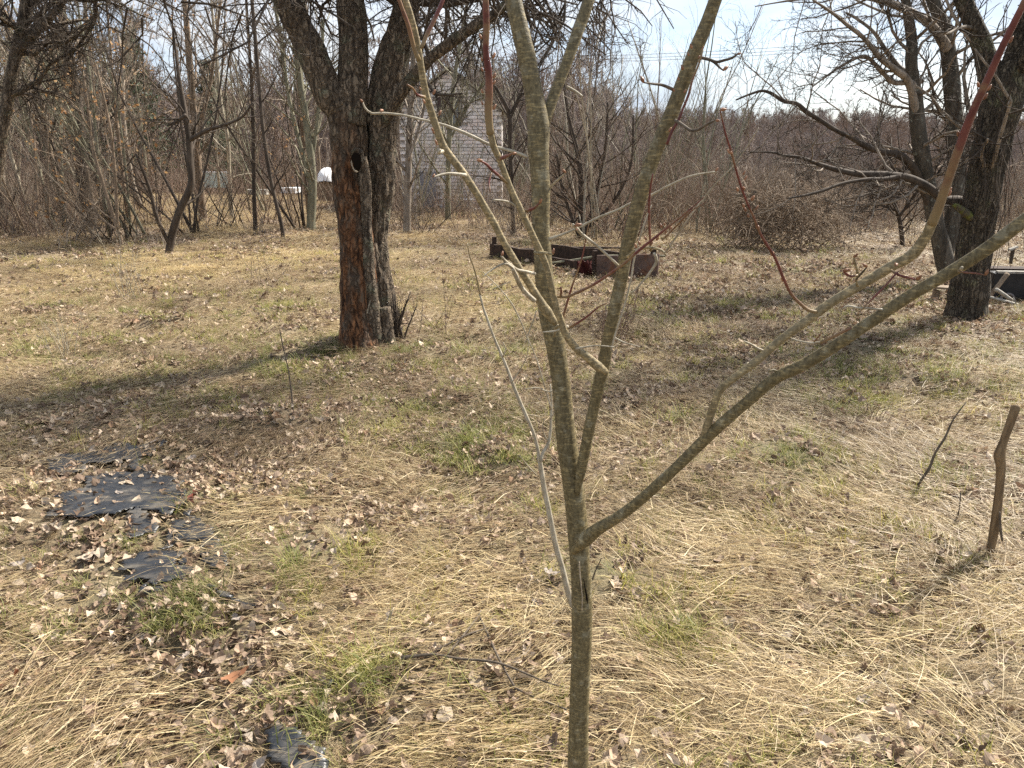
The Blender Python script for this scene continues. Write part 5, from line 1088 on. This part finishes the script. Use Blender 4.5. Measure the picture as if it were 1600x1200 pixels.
def put(kind, v, x, y, s, label, cat, group, name):
    if 270 < 800 + FPX * x / y < 520 and 12 < y < 25 and rnd.random() < .5: return
    tone = TONES[kind][v % len(KIT[kind])]; label = label.replace('bare ', tone + ' bare ', 1) if 'bare ' in label else tone + ' ' + label.replace('brown ', '', 1).replace('twiggy ', 'twiggy ', 1)
    th = thing(name, (x, y, hz(x, y)), label, cat, group + ', ' + tone, rnd.uniform(0, 6.28)); th.scale = (s, s, s * rnd.uniform(.9, 1.1)); ma, mc, lf = KIT[kind][v % len(KIT[kind])]
    link('stem' if kind == 'shrub' else 'trunk', ma, None, th); link('crown', mc, None, th)
    if lf: link('dry_leaves', lf, None, th)['kind'] = 'stuff'
def spread_px(n, x0, x1, y0, y1, minx=0):
    out = []
    for i in range(n):
        Y = rnd.uniform(y0, y1); px = x0 + (x1 - x0) * (i + rnd.random()) / n; out.append((at(px, 330, Y).x, Y))
    return out
for i, (x, y) in enumerate(spread_px(26, -160, 520, 15, 26)): put('pole', i + rnd.randrange(2), x, y, rnd.uniform(.8, 1.2), 'slim bare upright tree in the crowded thicket left of the old tree', 'tree', 'slim bare trees in the left thicket', 'slim_tree')
for i, (x, y) in enumerate(spread_px(16, -160, 470, 14, 21)): put('multi', i + rnd.randrange(2), x, y, rnd.uniform(.7, 1.1), 'many-stemmed bare tree in the left thicket behind the grass', 'tree', 'many-stemmed trees in the left thicket', 'many_stemmed_tree')
for i, (x, y) in enumerate(spread_px(14, -120, 520, 13.4, 17)): put('shrub', i, x, y, rnd.uniform(.6, 1.1), 'twiggy brown shrub along the back edge of the grass, left side', 'shrub', 'twiggy shrubs behind the left grass', 'bare_shrub')
for i, (x, y) in enumerate(spread_px(11, 610, 1080, 23.5, 36)): put('pole', i, x, y, rnd.uniform(.7, 1.0), 'slim bare tree rising behind the hut and the brush beside it', 'tree', 'slim trees behind the hut', 'slim_tree')
for i, (x, y) in enumerate(spread_px(16, 850, 1130, 13, 19)): put(('multi', 'shrub')[i % 2], (i // 2) * 2 if i % 2 == 0 else i, x, y, rnd.uniform(.6, .85), 'brown twiggy bush in the dense brush right of the hut', 'bush', 'bushes right of the hut', 'brown_bush')
for i, (x, y) in enumerate(spread_px(6, 615, 800, 18, 20.5)): put('multi', i * 2, x, y, rnd.uniform(.45, .7), 'thin many-stemmed bush standing close before the brick hut wall', 'bush', 'bushes close before the hut', 'hut_bush')
for i, (x, y) in enumerate(spread_px(8, 600, 860, 12.6, 20)): put('shrub', i, x, y, rnd.uniform(.4, .7), 'low twiggy shrub on the leafy ground in front of the hut', 'shrub', 'low shrubs before the hut', 'low_shrub')
for i, (x, y) in enumerate(spread_px(20, 1120, 1560, 13.5, 24)): put('shrub', i, x, y, rnd.uniform(.4, .62), 'low brown bush in the overgrown meadow on the right', 'bush', 'bushes in the right meadow', 'meadow_bush')
for i, (x, y) in enumerate(spread_px(8, 1330, 1720, 15, 26)): put('spread', i, x, y, rnd.uniform(.45, .62), 'spreading bare tree beyond the meadow on the right', 'tree', 'spreading trees beyond the right meadow', 'spreading_tree')
for i, (x, y) in enumerate(spread_px(5, -100, 250, 17, 24)): put('spread', i, x, y, rnd.uniform(.9, 1.2), 'wide-crowned bare tree deep in the left thicket', 'tree', 'wide-crowned trees deep in the left thicket', 'wide_crowned_tree')

# evergreens glimpsed left
for lab, px_, Yv, ht, seed in (('dark green pine glimpsed behind the brown-trunked tree', 235, 30, 5.6, 1), ('dark green pine showing between stems right of the brown-trunked tree', 345, 33, 5.2, 2), ('dark green pine far behind the slim trees at the left', 130, 31, 5.8, 3)):
    x = at(px_, 300, Yv).x; g_ = Vector((x, Yv, hz(x, Yv))); th = thing('pine_tree', g_, lab, 'pine tree'); r = random.Random(seed); m_ = MB(); m_.tubes([([g_, g_ + Vector((0, 0, ht))], [.14, .02])], 8); m_.ob('trunk', C_, th, g_)
    b_ = MB(); br = []
    for _ in range(110):
        t_ = r.uniform(.2, 1); a = r.uniform(0, 6.28); Lb = (1.05 - t_) * 2.0 * r.uniform(.6, 1.1); s0 = g_ + Vector((0, 0, ht * t_)); e = s0 + Vector((math.cos(a) * Lb, math.sin(a) * Lb, r.uniform(-.1, .3))); br.append(([s0, s0.lerp(e, .5) + Vector((0, 0, -.05)), e], [.02, .014, .004]))
        for _ in range(34):
            p = s0.lerp(e, r.uniform(.25, 1)) + rdir(r) * .12; d1 = rdir(r, .4); d2 = d1.cross(rdir(r)).normalized(); s_ = r.uniform(.08, .16)
            b_.add([tuple(p), tuple(p + d1 * s_ + d2 * s_ * .25), tuple(p + d1 * s_ * 1.3), tuple(p + d1 * s_ - d2 * s_ * .25)], [[(0, 1, 2, 3)]])
    b_.ob('needles', M['needles'], th, g_, smooth=False)['kind'] = 'stuff'; m_ = MB(); m_.tubes(br, 4); m_.ob('branches', C_, th, g_)

# old stump with brush heap
sg_ = G(1170, 372); o = thing('dead_stump', sg_, 'tall dark dead stump at the left end of the brush heap', 'stump')
SY3 = sg_.y
for L in ([(1165, 378, 34), (1164, 350, 30), (1162, 325, 28), (1160, 302, 24)], [(1182, 376, 22), (1180, 350, 20), (1176, 322, 16), (1180, 298, 12)]):
    m_ = MB(); P, Rr = pxpath(L, SY3, SY3); limb(m_, P, Rr, .05, 14, .03, (20, 20, 4), 3, .1, .04); m_.ob('trunk', M['old'], o, sg_)
sg2 = G(1230, 398); bh = thing('brush_heap', sg2, 'arching heap of dead brown brush and brambles beyond the yard', 'brush heap'); L = []
for _ in range(800):
    p = sg2 + Vector((r_.gauss(0, .55), r_.uniform(0, 1.0), r_.uniform(0, .75))); out_ = []
    grow(out_, p, Vector((r_.gauss(0, .8), r_.gauss(0, .5), 1)), r_.uniform(.5, 1.2), .006, 0, dict(n=[7], wob=[.1], trop=[-.22], tip=.4, k=[0]), r_); L += [(p_, r) for l, p_, r in out_]
m_ = MB(); m_.tubes(L, 3); m_.ob('stems', C_, bh, sg2)['kind'] = 'stuff'

# ================================================================== UNDERGROWTH AND FAR WOOD (uncountable)
def kit_stems(nm, seed, mat, n, h, arch, spread, kk=3):
    r = random.Random(seed); L = []
    for _ in range(n):
        out_ = []; grow(out_, Vector((r.gauss(0, spread), r.gauss(0, spread), -.02)), Vector((r.gauss(0, .35), r.gauss(0, .35), 1)), h * r.uniform(.4, 1.1), .005, 0, dict(n=[5, 3], wob=[.1, .2], trop=[arch, 0], tip=.35, k=[kk], t0=[.3], ang=[.6], lr=[.4], rr=[.6]), r); L += [(p, q) for l, p, q in out_]
    b_ = MB(); b_.tubes(L, 3); return proto(b_, nm, mat)
und = [kit_stems('bramble', 1, R_, 16, 1.0, -.12, .25), kit_stems('bramble', 2, C_, 18, .9, -.10, .25), kit_stems('bramble', 3, A_, 16, 1.2, .0, .2), kit_stems('bramble', 4, M['twig_pale'], 10, .9, .0, .2), kit_stems('bramble', 5, R_, 20, .7, -.15, .3)]
n_ = 5200
x, y = frustum_pts(n_, 12.2, 34, 1.25, power=1); edge = 14.6 + .7 * np.sin(x * .9) + .6 * np.sin(x * .37 + 1) + np.where(x > 2.5, -1.2, 0)
k = (y > edge) | (nrg.random(n_) < .05); z = H(x, y); px, py = proj(x, y, z)
dens = .22 + .55 * sstep(0, 5, y - edge)
dens = dens * np.where((px > 560) & (px < 860) & (y < 20), .35, 1) * np.where((px > 160) & (px < 530) & (y > 15) & (y < 32), .08, 1)
k &= nrg.random(n_) < dens
x, y, z = x[k], y[k], z[k]; n_ = len(x); s = nrg.uniform(.45, 1.15, n_) * np.where(y < 15, .65, 1)
scatter('undergrowth', np.stack([x, y, z], 1), np.stack([0 * x, 0 * x, nrg.uniform(0, 6.28, n_)], 1), np.stack([s, s, s], 1), 0 * x + .5, und, 'tangled brown brambles and dead stalks behind the yard', 'undergrowth')
# straw patch deep left + rough dry grass far away
n_ = 5000
x, y = frustum_pts(n_, 12.5, 34, 1.2, power=1); z = H(x, y); px, py = proj(x, y, z)
k = ((px > 150) & (px < 500) & (y > 18)) | (nrg.random(n_) < .35)
x, y, z = x[k], y[k], z[k]; n_ = len(x); s = nrg.uniform(1.2, 2.4, n_)
scatter('rough_grass', np.stack([x, y, z], 1), np.stack([0 * x, 0 * x, nrg.uniform(0, 6.28, n_)], 1), np.stack([s, s, s], 1), nrg.uniform(.2, .9, n_), tuft_p + mats_p, 'rough dry grass on the clearing and under the thicket', 'grass')
def kit_tree(nm, seed, mat, h, wide):
    r = random.Random(seed); paths = []; P = dict(n=[5, 4, 3, 2], wob=[.05, .12, .2, .2], trop=[.03, .08, .04, .02], tip=.3, k=[16, 9, 5], t0=[.15, .15, .2], ang=[.6, .65, .7], lr=[wide, .5, .5], rr=[.5, .55, .7])
    grow(paths, Vector((0, 0, -.2)), Vector((0, 0, 1)), h, .09, 0, P, r); paths = [(l, p, [max(.011, v) for v in q]) for l, p, q in paths]
    b_ = MB(); b_.tubes([(p, q) for l, p, q in paths], 3); return proto(b_, nm, mat)
fw = [kit_tree('wood_tree', i, [M['farA'], M['farB']][i % 2], 5.5 + i * .35, .34 + .04 * (i % 3)) for i in range(6)]
n_ = 4600
x, y = frustum_pts(n_, 30, 190, 1.25, power=0)
k_r = nrg.random(n_) < .5
y = np.where(k_r, 32 + (y - 30) * .6, y); x = np.where(k_r, nrg.uniform(-.9, 1, n_) * y * .8, x)
px, py = proj(x, y, H(x, y))
k = y > 0
x, y = x[k], y[k]; n_ = len(x); s = nrg.uniform(.6, 1.05, n_) * np.where(x > .12 * y, .50 + .12 * sstep(60, 110, y), 1.0) * (1 - .1 * sstep(60, 150, y))
px = 800 + FPX * x / y; 
scatter('far_woodland', np.stack([x, y, H(x, y)], 1), np.stack([0 * x, 0 * x, nrg.uniform(0, 6.28, n_)], 1), np.stack([s, s, s], 1), 0 * x + .5, fw, 'bare grey-brown woodland covering the low rise behind everything', 'woodland')
# low scrub in front of the far wood
n_ = 2600
x, y = frustum_pts(n_, 26, 130, 1.25, power=1); s = nrg.uniform(1.1, 2.2, n_)
scatter('far_scrub', np.stack([x, y, H(x, y)], 1), np.stack([0 * x, 0 * x, nrg.uniform(0, 6.28, n_)], 1), np.stack([s, s, s], 1), 0 * x + .5, und, 'brown scrub filling the ground below the far woodland', 'scrub')

# ================================================================== OVERHEAD WIRES
for k_, (pa, pb) in enumerate((((900, 95), (1500, 62)), ((900, 90), (1500, 56)), ((900, 99), (1500, 68)))):
    A0, B0 = at(*pa, 62), at(*pb, 50); d = (B0 - A0); A1, B1 = A0 - d * .6, B0 + d * .5; P = []
    for i in range(25):
        t_ = i / 24; p = A1.lerp(B1, t_); p.z += 1.6 * ((2 * t_ - 1) ** 2 - .1) * .6; P.append(p)
    m_ = MB(); m_.tubes([(P, [.014] * 25)], 5); o = m_.ob('overhead_wire', plain('wire_grey', (.22, .22, .24), .5), None, P[0], loc=P[0])
    tag(o, 'thin overhead wire crossing the sky above the far wood', 'wire', 'parallel overhead wires')
